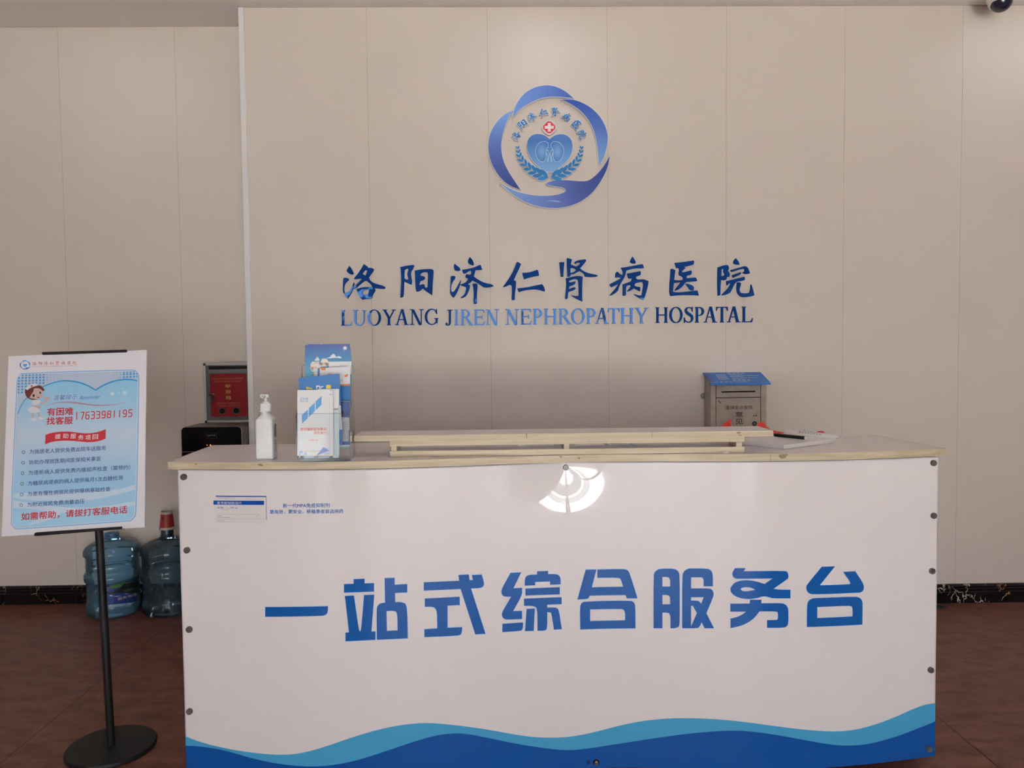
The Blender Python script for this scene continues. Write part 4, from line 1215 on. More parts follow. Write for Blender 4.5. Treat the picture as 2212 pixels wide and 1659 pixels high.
# tall sky brochures in the back pocket (two copies, the rear one peeping out on the left)
sheet('sky_brochure', Z1c((355,132),(430,122),(430,2860),(335,2860)), 2.3695, SKY, 'rearmost sky-blue brochure showing as a strip left of its twin', 0.002)
o, pl = sheet('sky_brochure', Z1c((420,106),(760,104),(800,118),(830,100),(1535,98),(1592,560),(1560,2860),(400,2860)), 2.3645, SKY, 'tall sky-blue brochure with white star and clouds, back of holder', 0.003)
CW = mat('cloud_white', (0.62, 0.70, 0.74, 1), 0.3)
mb = trace(pl, [[Z1c((985,570),(1590,560),(1590,900),(985,900))]], 0.0004); mb.build('white_band', PW, o)
st = [(1418 + (80 if k % 2 == 0 else 30) * math.cos(math.pi * k / 8 + .2), 208 + (80 if k % 2 == 0 else 30) * math.sin(math.pi * k / 8 + .2)) for k in range(16)]
mb = trace(pl, [[Z1c(*st)]], 0.0004)
mb.build('white_star', mat('star_white', (0.78, 0.78, 0.78, 1), 0.3), o)
mb = MB()
for cl in ([(610,545),(620,505),(655,480),(670,445),(700,440),(715,475),(735,500),(740,545)], [(930,470),(1030,440),(1045,400),(1080,385),(1095,355),(1130,365),(1160,410),(1180,445),(1220,430),(1260,420),(1310,440),(1330,475),(1290,480),(1200,468),(1100,470),(1000,485)]):
    trace(pl, [[Z1c(*cl)]], 0.0004, smooth=2, mb=mb)
mb.build('clouds', CW, o)
PH = noisy('photo_print', (0.72, 0.68, 0.65, 1), (0.30, 0.17, 0.11, 1), ns=70, detail=2, rough=0.35, lo=0.50, hi=0.66)
mb = trace(pl, [[Z1c((545,565),(725,565),(790,690),(715,835),(545,835),(470,695))], [Z1c((800,485),(935,485),(990,590),(940,700),(800,705),(760,590))], [Z1c((600,845),(700,845),(690,950),(545,950))]], 0.0008)
mb.build('hexagon_photos', PH, o)
text(pl, '不忘初心服务患者', Z1c((1070, 712))[0], Z1c((1490, 695))[0], 3.0, 0.0008).build('caption', mat('caption_blue', (0.12, 0.22, 0.36, 1), 0.4), o)
# orange-and-blue leaflet
o, pl = sheet('orange_leaflet', Z1c((692,740),(1550,700),(1552,1640),(1560,2815),(720,2840)), 2.345, PW, 'white and blue leaflet with orange patches in the holder\'s back pocket', 0.002)
BL1 = mat('leaflet_blue', (0.016, 0.165, 0.47, 1), 0.35); BL2 = mat('leaflet_violet_blue', (0.07, 0.13, 0.42, 1), 0.35); OR = mat('leaflet_orange', (0.66, 0.20, 0.04, 1), 0.35)
DK = mat('leaflet_dark', (0.04, 0.04, 0.05, 1), 0.4); PK = mat('leaflet_pink', (0.58, 0.33, 0.33, 1), 0.4)
trace(pl, [[Z1c((692,742),(748,740),(748,945),(720,945),(720,2835),(692,2835))], [Z1c((1290,1210),(1550,1205),(1552,1615),(1290,1620))]], 0.0004).build('blue_print', BL1, o)
mb = trace(pl, [[Z1c((755,735),(800,722),(890,722),(906,760),(890,795),(800,798))], [Z1c((1395,950),(1420,920),(1470,898),(1500,905),(1495,945),(1470,972),(1410,972))]], 0.0004, smooth=1)
trace(pl, [[Z1c((1290,1168),(1552,1155),(1552,1203),(1290,1210))]], 0.0004, mb=mb); mb.build('orange_print', OR, o)
trace(pl, [[Z1c((950,920),(970,885),(1050,885),(1058,920))], [Z1c((1290,1050),(1330,1055),(1362,1045),(1350,1075),(1325,1090))]], 0.0004).build('pink_print', PK, o)
trace(pl, [[Z2c((1215,85),(1440,80),(1440,370),(1290,380),(1290,470),(1230,470))]], 0.0005).build('dark_print', DK, o)
vb = trace(pl, [[Z2c((1245,190),(1260,130),(1300,100),(1440,98),(1440,480),(1285,480),(1285,340),(1245,290))], [Z2c((1165,780),(1440,780),(1440,1150),(1165,1160))]], 0.0008).build('violet_print', BL2, o)
lb = trace(pl, [[Z2c(*rbox(1251,476,1412,1074,26))]], 0.0012).build('white_label', PW, o)
mb = MB()
for x, a, b in ((1275, 600, 1020), (1310, 590, 1030), (1345, 540, 1020), (1385, 590, 1020)):
    for k in range(10): trace(pl, [[Z2c((x - 7, a + (b - a) * k / 10), (x + 7, a + (b - a) * k / 10), (x + 7, a + (b - a) * (k + .6) / 10), (x - 7, a + (b - a) * (k + .6) / 10))]], 0.0016, mb=mb)
mb.build('tiny_print', mat('grey_print', (0.26, 0.26, 0.28, 1), 0.5), lb)
# blue leaflet in the front pocket
o, pl = sheet('blue_leaflet', Z1c((182,998),(1268,890),(1290,1300),(1345,2785),(215,2790)), 2.292, BL1, 'plain bright blue leaflet with yellow tag behind the white one', 0.003)
YL = mat('leaflet_yellow', (0.68, 0.56, 0.06, 1), 0.35)
trace(pl, [[Z1c((380,1228),(560,1275),(560,1300),(385,1300))], [Z1c(*rbox(916,1182,1044,1330,28))]], 0.0004).build('yellow_print', YL, o)
mb = trace(pl, [[Z1c((650,1205),(750,1200),(752,1290),(725,1290),(725,1230),(680,1232),(680,1300),(650,1300))], [Z1c((765,1225),(845,1215),(845,1240),(795,1246),(795,1300),(765,1300))]], 0.0004)
trace(pl, [[Z2c((1170,180),(1215,178),(1245,775),(1160,780))]], 0.0006, mb=mb); mb.build('white_print', PW, o)
mb = MB()
for k in range(13): trace(pl, [[Z2c((1178, 300 + k * 32), (1186, 300 + k * 32), (1186, 318 + k * 32), (1178, 318 + k * 32))], [Z2c((1206, 330 + k * 30), (1214, 330 + k * 30), (1216, 348 + k * 30), (1208, 348 + k * 30))]], 0.0010, mb=mb)
mb.build('tiny_print', mat('grey_print_b', (0.26, 0.26, 0.28, 1), 0.5), o)
# second white leaflet with pale teal foot
o, pl = sheet('teal_leaflet', Z1c((690,1292),(1255,1288),(1262,3070),(690,3070)), 2.279, PW, 'white leaflet with pale teal lower half, just behind the front one', 0.003)
trace(pl, [[Z2c((1020,330),(1160,305),(1165,1470),(1020,1478))]], 0.0004).build('teal_print', mat('pale_teal_print', (0.50, 0.62, 0.64, 1), 0.4), o)
mb = trace(pl, [[Z2c((1040,250),(1165,240),(1160,290),(1045,305))]], 0.0005)
mb.build('grey_photo', mat('photo_grey', (0.32, 0.34, 0.36, 1), 0.4), o)
# white leaflet in front
o, pl = sheet('white_leaflet', Z1c((152,1322),(1095,1308),(1110,3060),(150,3068)), 2.2675, mat('leaflet_front_white', (0.70, 0.695, 0.71, 1), 0.4), 'white leaflet with blue slanted bars and red title, frontmost in the holder', 0.004)
SKB = mat('bar_blue', (0.075, 0.33, 0.68, 1), 0.35); PBL = mat('pale_blue_print2', (0.33, 0.53, 0.76, 1), 0.35); RDT = mat('title_red', (0.62, 0.075, 0.03, 1), 0.4)
trace(pl, [[Z2c((252,415),(402,282),(402,495),(255,632))], [Z2c((424,250),(572,112),(574,322),(426,468))], [Z2c((595,80),(740,-52),(740,160),(597,300))]], 0.0004).build('slanted_bars', SKB, o)
text(pl, 'CHS', Z2c((205, 52))[0], Z2c((400, 52))[0], 5.4, 0.0004, bold=0.02, shear=0.25).build('logo_lettering', SKB, o)
text(pl, '中国医疗保障', Z2c((203, 98))[0], Z2c((413, 97))[0], 2.6, 0.0004).build('logo_caption', mat('grey_print_c', (0.25, 0.24, 0.24, 1), 0.5), o)
text(pl, '欺诈骗取医保基金', Z2c((222, 806))[0], Z2c((862, 802))[0], 6.6, 0.0004, bold=0.02).build('title_line', RDT, o)
text(pl, '典型案例', Z2c((550, 894))[0], Z2c((864, 892))[0], 6.4, 0.0004, bold=0.02).build('title_line', RDT, o)
text(pl, '（参保人篇）', Z2c((424, 1064))[0], Z2c((668, 1062))[0], 4.4, 0.0004).build('subtitle_line', RDT, o)
text(pl, '洛阳市瀍河回族区医疗保障局', Z2c((320, 1326))[0], Z2c((800, 1322))[0], 2.6, 0.0004).build('issuer_line', mat('grey_print_d', (0.30, 0.30, 0.30, 1), 0.5), o)
mb = trace(pl, [[Z2c((185,1470),(190,1310),(270,1300),(285,1352),(218,1360),(218,1470))], [Z2c((300,1400),(310,1365),(345,1335),(380,1365),(388,1405))], [Z2c((300,1440),(550,1425),(550,1475),(300,1480))], [Z2c((650,1455),(930,1445),(930,1478),(650,1482))], [Z2c((800,1360),(932,1345),(932,1385),(800,1395))], [Z2c((820,1245),(905,1240),(905,1270),(820,1275))]], 0.0004)
trace(pl, [[Z1c((1015,1315),(1070,1312),(1070,1345),(1018,1348))], [Z1c((1003,1418),(1070,1414),(1070,1460),(1003,1462))]], 0.0004, mb=mb)
mb.build('city_print', PBL, o)
trace(pl, [[Z2c((790,1208),(925,1298),(640,1410),(575,1475),(640,1385))]], 0.0008).build('paper_plane_print', mat('plane_blue', (0.11, 0.23, 0.62, 1), 0.35), o)
trace(pl, [[Z2c((928,0),(934,0),(940,1470),(934,1470))]], 0.0004).build('fold_line', mat('fold_grey', (0.50, 0.50, 0.52, 1), 0.5), o)

# ---- notepad with its cover rolled back, a black pen
zt = DESK_Z + 0.0135
A_ = on_counter(1692.5, 961.5, zt); B_ = on_counter(1806, 947.5, zt)
e1 = (B_ - A_); L1_ = np.linalg.norm(e1); e1 /= L1_
e2 = np.array([-e1[1], e1[0], 0])
D_ = on_counter(1604, 953.5, zt); L2_ = 0.212
npd = thing('notepad', tuple((A_ + e1 * L1_ / 2 + e2 * L2_ / 2)[:2]) + (DESK_Z,), 'thick white notepad lying open at the right of the counter, cover rolled back', 'notepad')
mb = MB(); rnd = random.Random(3)
for k in range(7):
    z0_ = DESK_Z + 0.0006 + k * 0.00184; j = [rnd.uniform(-0.0016, 0.0016) for _ in range(4)]
    q = [A_ + e1 * j[0] + e2 * j[1], A_ + e1 * (L1_ + j[2]) + e2 * j[1], A_ + e1 * (L1_ + j[2]) + e2 * (L2_ + j[3]), A_ + e1 * j[0] + e2 * (L2_ + j[3])]
    mb.prism([(a[0], a[1]) for a in q], lambda a, b, d: (a, b, d), z0_, z0_ + 0.00176)
mb.build('page_block', PAPER, npd)
# rolled cover along the far edge
cen = [B_ + e1 * 0.012 + e2 * (L2_ - 0.006) + np.array([0, 0, 0.0045]), B_ + e1 * 0.011 + e2 * 0.002 + np.array([0, 0, 0.0030])]
rd = e1; L3_ = np.linalg.norm(cen[1] - cen[0])
v, f = [], []; ns, nr = 20, 26
for i in range(ns + 1):
    t = i / ns; c0 = cen[0] * (1 - t) + cen[1] * t
    for k in range(nr + 1):
        a = -2.2 + 5.6 * k / nr; r = (0.0118 - 0.002 * t) * (1 - 0.12 * k / nr)
        v.append(c0 - rd * (r * math.cos(a)) + np.array([0, 0, r * math.sin(a)]))
for i in range(ns):
    for k in range(nr): f.append((i * (nr + 1) + k, i * (nr + 1) + k + 1, (i + 1) * (nr + 1) + k + 1, (i + 1) * (nr + 1) + k))
cv = obj('rolled_cover', v, f, PAPER, npd, True)
cv.modifiers.new('sheet', 'SOLIDIFY').thickness = 0.0006


class Roll:
    cut = 0.003

    def at(s, u, a, off=0.0):
        t = u / L3_; c0 = cen[0] * (1 - t) + cen[1] * t; r = (0.0118 - 0.002 * t) * (1 - 0.12 * (a + 2.2) / 5.6) + off
        return c0 - rd * (r * math.cos(a)) + np.array([0, 0, r * math.sin(a)])


mb = MB(); RO = Roll()
for row, chars, u0, du, sz in ((0.55, '医保定点工作手册', 0.30, 0.056, 0.036), (1.25, '意见登记簿', 0.38, 0.056, 0.030)):
    for i, ch in enumerate(chars):
        gv, gf = glyphs(ch, 0.01)
        mb.add([RO.at((u0 + i * du + q[0] * sz) * L3_, row + 0.30 * (q[1] - 0.5) * 1.6, 0.0008) for q in gv], gf)
mb.build('cover_lettering', BLACK, cv)
mb = MB(); PS = level(zt)
for k, (x0, x1, yy) in enumerate(((0.30, 0.46, 0.28), (0.34, 0.62, 0.38), (0.30, 0.72, 0.48), (0.55, 0.80, 0.62))):
    for s_ in range(9):
        a = A_ + e1 * L1_ * (x0 + (x1 - x0) * s_ / 9) + e2 * L2_ * yy; b = A_ + e1 * L1_ * (x0 + (x1 - x0) * (s_ + .7) / 9) + e2 * L2_ * (yy + 0.006)
        region(PS, [stroke([a[:2], b[:2]], 0.0018)], mb, 0.0003)
mb.build('handwriting', mat('pencil_grey', (0.40, 0.38, 0.39, 1), 0.6), npd)
zp = zt + 0.0072
pa, pb = on_counter(1674, 939.5, zp), on_counter(1739.5, 946, zp)
pen = thing('pen', tuple((pa + pb) / 2 - np.array([0, 0, 0.006])), 'black capped pen lying across the open notepad', 'pen')
pd = (pb - pa) / np.linalg.norm(pb - pa)
MB().tube([pa, pb], 0.0058, 20).build('barrel', BLACK, pen, True)
MB().tube([pb, pb + pd * 0.0014, pb + pd * 0.0045], [0.0058, 0.0056, 0.004], 20).build('end_plug', WHITE, pen, True)
MB().tube([pa - pd * 0.006, pa], [0.0035, 0.0052], 20).build('silver_tip', STEEL, pen, True)

# ---- red plastic bag crumpled behind the riser and notepad
SIL = [(1546, 938, 2.625), (1556, 924, 2.625), (1562, 917, 2.625), (1570, 911, 2.625), (1575, 905.5, 2.625), (1579.5, 907, 2.625), (1582, 924, 2.63), (1590, 934, 2.64), (1600, 937, 2.655), (1616, 937, 2.675), (1630, 934, 2.69), (1637.5, 914, 2.705), (1646, 912.5, 2.708), (1650, 913.5, 2.71), (1656, 923, 2.712), (1664, 928.5, 2.715), (1676, 931.5, 2.718), (1690, 934, 2.726), (1706, 937.5, 2.734), (1735, 940.5, 2.734), (1760, 938, 2.728), (1768, 932, 2.734), (1778, 932, 2.734), (1784, 938, 2.728), (1792, 942.5, 2.728)]
v, f = [], []; rnd = random.Random(11); m_ = 9
for i, q in enumerate(SIL):
    by_ = q[2]; u, z = wall_plane(by_).uv(q[0], q[1]); z = max(z, DESK_Z + 0.004)
    hgt = z - DESK_Z; wid = 0.05 if by_ < 2.7 else (0.026 if by_ < 2.732 else 0.014)
    for k in range(m_):
        t = k / (m_ - 1); s_ = math.sin(math.pi * t) ** 0.6 if 0 < t < 1 else 0
        v.append((u + rnd.uniform(-0.0015, 0.0015), by_ + (t - 0.5) * wid + rnd.uniform(-0.0015, 0.0015), DESK_Z + 0.0012 + hgt * s_ * (1 if k == m_ // 2 else rnd.uniform(0.72, 0.97))))
for i in range(len(SIL) - 1):
    for k in range(m_ - 1): f.append((i * m_ + k, (i + 1) * m_ + k, (i + 1) * m_ + k + 1, i * m_ + k + 1))
RB = noisy('red_plastic_film', (0.50, 0.03, 0.022, 1), (0.68, 0.065, 0.045, 1), ns=30, rough=0.28, bump=0.4)
o = obj('plastic_bag', v, f, RB); tag(o, 'crumpled bright red plastic bag lying behind the riser shelf and notepad', 'bag')
o.modifiers.new('film', 'SOLIDIFY').thickness = 0.0006

# ---- papers under the riser, a paper scrap
zpp = DESK_Z + 0.0008


def flat(name, pts, m, label, t=0.0008, cat='paper', z=zpp):
    s = level(z); o = trace(s, [[pts]], t, t).build(name, m); return tag(o, label, cat), s


flat('card', [(915, 967), (978, 966), (975, 971.5), (908, 972.5)], mat('grey_card', (0.30, 0.28, 0.27, 1), 0.6), 'grey printed card lying under the left half of the riser shelf')
flat('paper_sheet', [(1130, 957.5), (1198, 956), (1196, 966), (1112, 967)], PAPER, 'blank white sheet under the riser shelf left of its middle post')
flat('paper_sheet', [(1242, 955.8), (1300, 955), (1309, 964), (1242, 965)], PAPER, 'blank white sheet under the riser shelf right of its middle post')
o, s = flat('notice_sheet', [(1304, 955), (1358, 954), (1374, 963.5), (1314, 964.5)], mat('notice_blue_border', (0.09, 0.33, 0.66, 1), 0.5), 'white printed notice with blue border under the right half of the riser shelf')
nf = trace(s, [[[(1309, 956), (1355, 955), (1366, 963.5), (1318, 964.3)]]], 0.0012).build('notice_page', PAPER, o)
mb = MB()
for k in range(4): trace(s, [[[(1314 + k * 2, 957 + k * 1.7), (1355 + k * 2.6, 956.3 + k * 1.7), (1356 + k * 2.6, 957 + k * 1.7), (1315 + k * 2, 957.7 + k * 1.7)]]], 0.0016, mb=mb)
mb.build('small_print', mat('grey_print_e', (0.25, 0.25, 0.28, 1), 0.6), nf)
sc_ = on_counter(1568, 979.5)
mb = MB(); rnd = random.Random(5)
ring_ = [(sc_[0] + 0.010 * math.cos(a) * rnd.uniform(.7, 1.1), sc_[1] + 0.004 * math.sin(a) * rnd.uniform(.6, 1.1)) for a in [2 * math.pi * k / 11 for k in range(11)]]
mb.prism(ring_, lambda a, b, d: (a, b, d), DESK_Z + 0.0006, DESK_Z + 0.0045)
tag(bevel(mb.build('paper_scrap', PAPER), 0.001, 1), 'tiny torn white paper scrap at the foot of the riser shelf', 'paper scrap')

# ================================================================== BOXES ON THE WALLS
# ---- metal suggestion box with a blue sloping lid
SBM = noisy('worn_grey_metal', (0.36, 0.29, 0.235, 1), (0.46, 0.385, 0.325, 1), ns=14, detail=5, rough=0.48, spec=0.4, lo=0.3, hi=0.6)
YS = 3.797; SF_ = wall_plane(YS)
sx0, sx1 = SF_.uv(1534.5, 880)[0], SF_.uv(1655, 880)[0]
sz1 = SF_.uv(1600, 829)[1]; szb = WALL.uv(1600, 804)[1]; sz0 = 0.80
sg = thing('suggestion_box', ((sx0 + sx1) / 2, (YS + WALL_Y) / 2, sz0), 'worn grey metal suggestion box with blue sloping lid on the back wall', 'suggestion box')
prof = [(YS, sz0), (WALL_Y - 0.001, sz0), (WALL_Y - 0.001, szb - 0.004), (YS, sz1 - 0.004)]
bevel(MB().prism(prof, lambda a, b, d: (d, a, b), sx0, sx1).build('body', SBM, sg), 0.0015)
S5 = lambda *p: cr(p, 1505, 790, 11.847)
# posts either side, slot panel and locked door on the front
dpx = SF_.uv(S5((487, 600))[0][0], 840)[0]; dpx1 = SF_.uv(S5((1630, 600))[0][0], 840)[0]
zs = SF_.uv(1595, S5((1000, 815))[0][1])[1]
bevel(MB().box(sx0, YS - 0.004, sz0 + 0.002, dpx - 0.0015, YS - 0.0002, sz1 - 0.006).build('corner_post', SBM, sg), 0.0012)
bevel(MB().box(dpx1 + 0.0015, YS - 0.004, sz0 + 0.002, sx1, YS - 0.0002, sz1 - 0.006).build('corner_post', SBM, sg), 0.0012)
sp = bevel(MB().box(dpx + 0.001, YS - 0.003, zs + 0.0016, dpx1 - 0.001, YS - 0.0002, sz1 - 0.007).build('slot_panel', SBM, sg), 0.001)
GAPM = mat('dark_gap', (0.012, 0.010, 0.009, 1), 0.9)
MB().box(dpx - 0.0015, YS - 0.0006, sz0 + 0.003, dpx1 + 0.0015, YS - 0.0001, sz1 - 0.007).build('door_gap', GAPM, sg)
FP = wall_plane(YS - 0.003)
trace(FP, [[smooth_poly(S5((628,668),(640,652),(1495,640),(1506,658),(1495,675),(640,688)), 1)]], 0.0004).build('letter_slot', GAPM, sp)
door = bevel(MB().box(dpx + 0.001, YS - 0.0032, sz0 + 0.004, dpx1 - 0.001, YS - 0.0002, zs - 0.0016).build('door', SBM, sg), 0.001)
MRN = mat('maroon_paint', (0.085, 0.012, 0.012, 1), 0.5)
FD = wall_plane(YS - 0.0032)
text(FD, '医保定点医院', S5((748, 1118))[0], S5((1432, 1110))[0], 7.9, 0.0004, bold=0.015).build('painted_line', MRN, door)
for ch, (x0, x1, y0, y1) in zip('意见箱', ((990, 1180, 1178, 1312), (990, 1182, 1362, 1502), (990, 1185, 1545, 1690))):
    text(FD, ch, S5((x0, y1))[0], S5((x1, y1 - 2))[0], (y1 - y0) / 11.847, 0.0004, bold=0.02).build('painted_character', MRN, door)
lk = S5((1475, 1482))[0]; q = FD.at(*FD.uv(*lk), 0)
lo_ = MB().lathe([(0.0122, 0), (0.0125, 0.003), (0.0105, 0.005), (0.0085, 0.0048), (0.0085, 0.004), (0.0005, 0.004)], tuple(q), 30, (0, -1, 0)).build('lock', mat('lock_black', (0.018, 0.018, 0.018, 1), 0.35), door, True)
MB().box(q[0] - 0.0008, q[1] - 0.0062, q[2] - 0.005, q[0] + 0.0008, q[1] - 0.0041, q[2] + 0.005).build('key_slot', STEEL, lo_)
trace(FD, [[smooth_poly(S5((550,890),(575,880),(588,915),(620,955),(600,965),(575,930)), 1)], [smooth_poly(S5((1440,1275),(1470,1268),(1480,1300),(1450,1300)), 1)], [smooth_poly(S5((1495,1260),(1530,1258),(1545,1300),(1510,1292)), 1)]], 0.0004).build('paint_scuffs', mat('scuff', (0.055, 0.05, 0.045, 1), 0.7), door)
# lid
YL_ = 3.757
lidp = [(WALL_Y - 0.001, szb), (YL_, sz1 + 0.006), (YL_, sz1 - 0.004), (YL_ + 0.002, sz1 - 0.004), (YL_ + 0.002, sz1 + 0.002), (WALL_Y - 0.001, szb - 0.004)]
lx0, lx1 = wall_plane(YL_).uv(1535.5, 829)[0], wall_plane(YL_).uv(1665, 829)[0]
LB = mat('lid_blue', (0.010, 0.185, 0.62, 1), 0.35)
lid = bevel(MB().prism(lidp, lambda a, b, d: (d, a, b), lx0, lx1).build('lid', LB, sg), 0.0006, 1)
sl = np.array([0, WALL_Y - 0.001 - YL_, szb - sz1 - 0.006]); LP = Plane((0, YL_, sz1 + 0.006), (1, 0, 0), sl)
trace(LP, [[S5((160,188),(322,186),(455,415),(345,420))]], 0.0005).build('taped_edge', mat('tape_blue', (0.030, 0.095, 0.44, 1), 0.3), lid)
LT = mat('lid_lettering', (0.60, 0.66, 0.76, 1), 0.4)
lean = 0.55
text(LP, '投 诉 电 话', S5((800, 213))[0], S5((1232, 211))[0], 2.6, 0.0005, bold=0.02, up=(-1.7, -2.9)).build('lid_heading', LT, lid)
text(LP, '咨 询 电 话', S5((930, 390))[0], S5((1378, 388))[0], 3.0, 0.0005, bold=0.02, up=(-1.7, -3.0)).build('lid_heading', LT, lid)
text(LP, '医 保 办：60178001', S5((615, 426))[0], S5((1320, 422))[0], 2.2, 0.0005, up=(-1.2, -2.2)).build('lid_line', LT, lid)
mb = MB()
for k, (x0, x1, y) in enumerate(((475, 740, 232), (492, 760, 258), (515, 780, 286), (535, 800, 313), (565, 830, 342))):
    for j in range(4): trace(LP, [[S5((x0 + (x1 - x0) * j / 4, y - 6), (x0 + (x1 - x0) * (j + .72) / 4, y - 6), (x0 + (x1 - x0) * (j + .72) / 4 + 9, y + 7), (x0 + (x1 - x0) * j / 4 + 9, y + 7))]], 0.0005, mb=mb)
for x0, x1, y, n_ in ((815, 1165, 225, 8), (838, 1600, 250, 17), (860, 1210, 276, 8), (880, 1560, 302, 16), (905, 1280, 332, 8)):
    for j in range(n_): trace(LP, [[S5((x0 + (x1 - x0) * j / n_, y - 6), (x0 + (x1 - x0) * (j + .6) / n_, y - 6), (x0 + (x1 - x0) * (j + .6) / n_ + 8, y + 6), (x0 + (x1 - x0) * j / n_ + 8, y + 6))]], 0.0005, mb=mb)
mb.build('lid_small_print', LT, lid)
# hanging lug with its screw
q = np.array([SF_.uv(1519, 856)[0] * 0 + wall_plane(WALL_Y - 0.002).uv(1519.5, 855.5)[0], WALL_Y, wall_plane(WALL_Y).uv(1519.5, 855.5)[1]])
lug = MB().lathe([(0.0155, 0.0005), (0.0155, 0.0025), (0.006, 0.003)], tuple(q), 28, (0, -1, 0)).add([], []).build('hanging_lug', mat('lug_grey', (0.28, 0.26, 0.24, 1), 0.4, metal=0.4), sg, True)
MB().lathe([(0.006, 0.003), (0.0058, 0.005), (0.003, 0.0062), (0.0005, 0.0063)], tuple(q), 20, (0, -1, 0)).build('lug_screw', STEEL, lug, True)

# ---- red report box in an aluminium frame
YR = 4.035; RP = wall_plane(YR); B6 = lambda *p: cr(p, 430, 775, 11.442)
rx0, rz1 = RP.uv(*B6((118, 112))[0]); rz0 = RP.uv(*B6((165, 1582))[0])[1]; rx1 = rx0 + 0.262
rb_ = thing('report_box', ((rx0 + rx1) / 2, (YR + RECESS_Y) / 2, rz0), 'aluminium-framed red report box on the recessed wall above the water dispenser', 'report box')
GREY = mat('box_grey', (0.125, 0.122, 0.122, 1), 0.45, 0.4)
MB().box(rx0 + 0.004, YR + 0.004, rz0 + 0.004, rx1 - 0.004, RECESS_Y - 0.001, rz1 - 0.004).build('case', GREY, rb_)
fw = 0.012
for nm, x0, z0, x1, z1 in (('frame_rail', rx0 + 0.01, rz1 - fw, rx1 - 0.01, rz1), ('frame_rail', rx0 + 0.01, rz0, rx1 - 0.01, rz0 + fw), ('frame_rail', rx0, rz0 + 0.01, rx0 + fw * 0.85, rz1 - 0.01), ('frame_rail', rx1 - fw * 0.85, rz0 + 0.01, rx1, rz1 - 0.01)):
    bevel(MB().box(x0, YR - 0.010, z0, x1, YR + 0.012, z1).build(nm, ALU, rb_), 0.004, 3)
for x in (rx0, rx1 - 0.011):
    for z in (rz0, rz1 - 0.012):
        bevel(MB().box(x - 0.0008, YR - 0.011, z - 0.0008, x + 0.0118, YR + 0.013, z + 0.0128).build('frame_corner', BLACK, rb_), 0.004, 3)
MB().box(rx0 + fw * 0.8, YR, rz0 + fw, rx1 - fw * 0.8, YR + 0.003, rz1 - fw).build('front_board', GREY, rb_)
R2 = wall_plane(YR - 0.0005)
trace(R2, [[B6((235,185),(1180,182),(1180,250),(238,268))]], 0.0006).build('letter_slot', GAPM, rb_)
trace(R2, [[B6((238,268),(1180,250),(1185,332),(240,345))]], 0.0012, 0.002).build('slot_sill', mat('sill_grey', (0.16, 0.16, 0.165, 1), 0.4), rb_)
RDP = mat('report_red', (0.27, 0.012, 0.015, 1), 0.35, 0.4)
pan = trace(R2, [[B6((263,375),(1168,356),(1205,1418),(298,1432))]], 0.0016, 0.002).build('red_panel', RDP, rb_)
GO = mat('gold_print', (0.52, 0.34, 0.10, 1), 0.4); GO2 = mat('dull_gold_print', (0.36, 0.17, 0.075, 1), 0.4)
text(R2, '群众身边不正之风和腐败问题集中整治暨', B6((310, 520))[0], B6((1095, 504))[0], 3.6, 0.0020).build('panel_line', GO2, pan)
text(R2, '规范医疗行为整治医药领域专项行动', B6((362, 585))[0], B6((1058, 570))[0], 3.5, 0.0020).build('panel_line', GO2, pan)
for ch, (x0, x1, y0, y1) in zip('举报箱', ((645, 782, 630, 722), (655, 790, 768, 862), (660, 795, 915, 1005))):
    text(R2, ch, B6((x0, y1))[0], B6((x1, y1 - 2))[0], (y1 - y0) / 11.442, 0.0020, bold=0.012).build('panel_character', GO, pan)
text(R2, '瀍河回族区卫生健康委员会', B6((452, 1122))[0], B6((1012, 1112))[0], 3.9, 0.0020).build('panel_line', GO2, pan)
text(R2, '举报电话:0379-63950129', B6((455, 1185))[0], B6((1018, 1176))[0], 3.7, 0.0020).build('panel_line', GO2, pan)
for x, y in ((575, 1290), (927, 1282)):
    q = R2.at(*R2.uv(*B6((x, y))[0]), 0.0018)
    hr = MB().lathe([(0.0165, 0), (0.0175, 0.002), (0.0165, 0.0035), (0.0150, 0.0025)], tuple(q), 32, (0, -1, 0), caps=False).build('window_ring', STEEL, pan, True)
    MB().lathe([(0.0150, 0.0012), (0.0005, 0.0014)], tuple(q), 32, (0, -1, 0)).build('round_window', mat('window_dark', (0.014, 0.013, 0.013, 1), 0.5, 0.15), hr)
q = R2.at(*R2.uv(*B6((352, 888))[0]), 0.0018)
lk = MB().lathe([(0.008, 0), (0.008, 0.006), (0.006, 0.008), (0.0005, 0.008)], tuple(q), 24, (0, -1, 0)).build('lock', STEEL, pan, True)
mb = MB().tube([q + np.array([0.004, -0.010, 0.0]), q + np.array([-0.022, -0.013, -0.002])], [0.0045, 0.0032], 10)
mb.tube([q + np.array([-0.001, -0.011, -0.004]), q + np.array([-0.002, -0.013, -0.014]), q + np.array([-0.001, -0.013, -0.036])], [0.003, 0.0065, 0.0062], 10)
mb.tube([q + np.array([-0.004, -0.013, -0.036]), q + np.array([-0.005, -0.013, -0.056])], 0.0016, 8)
mb.build('key_bunch', BLACK, lk, True)

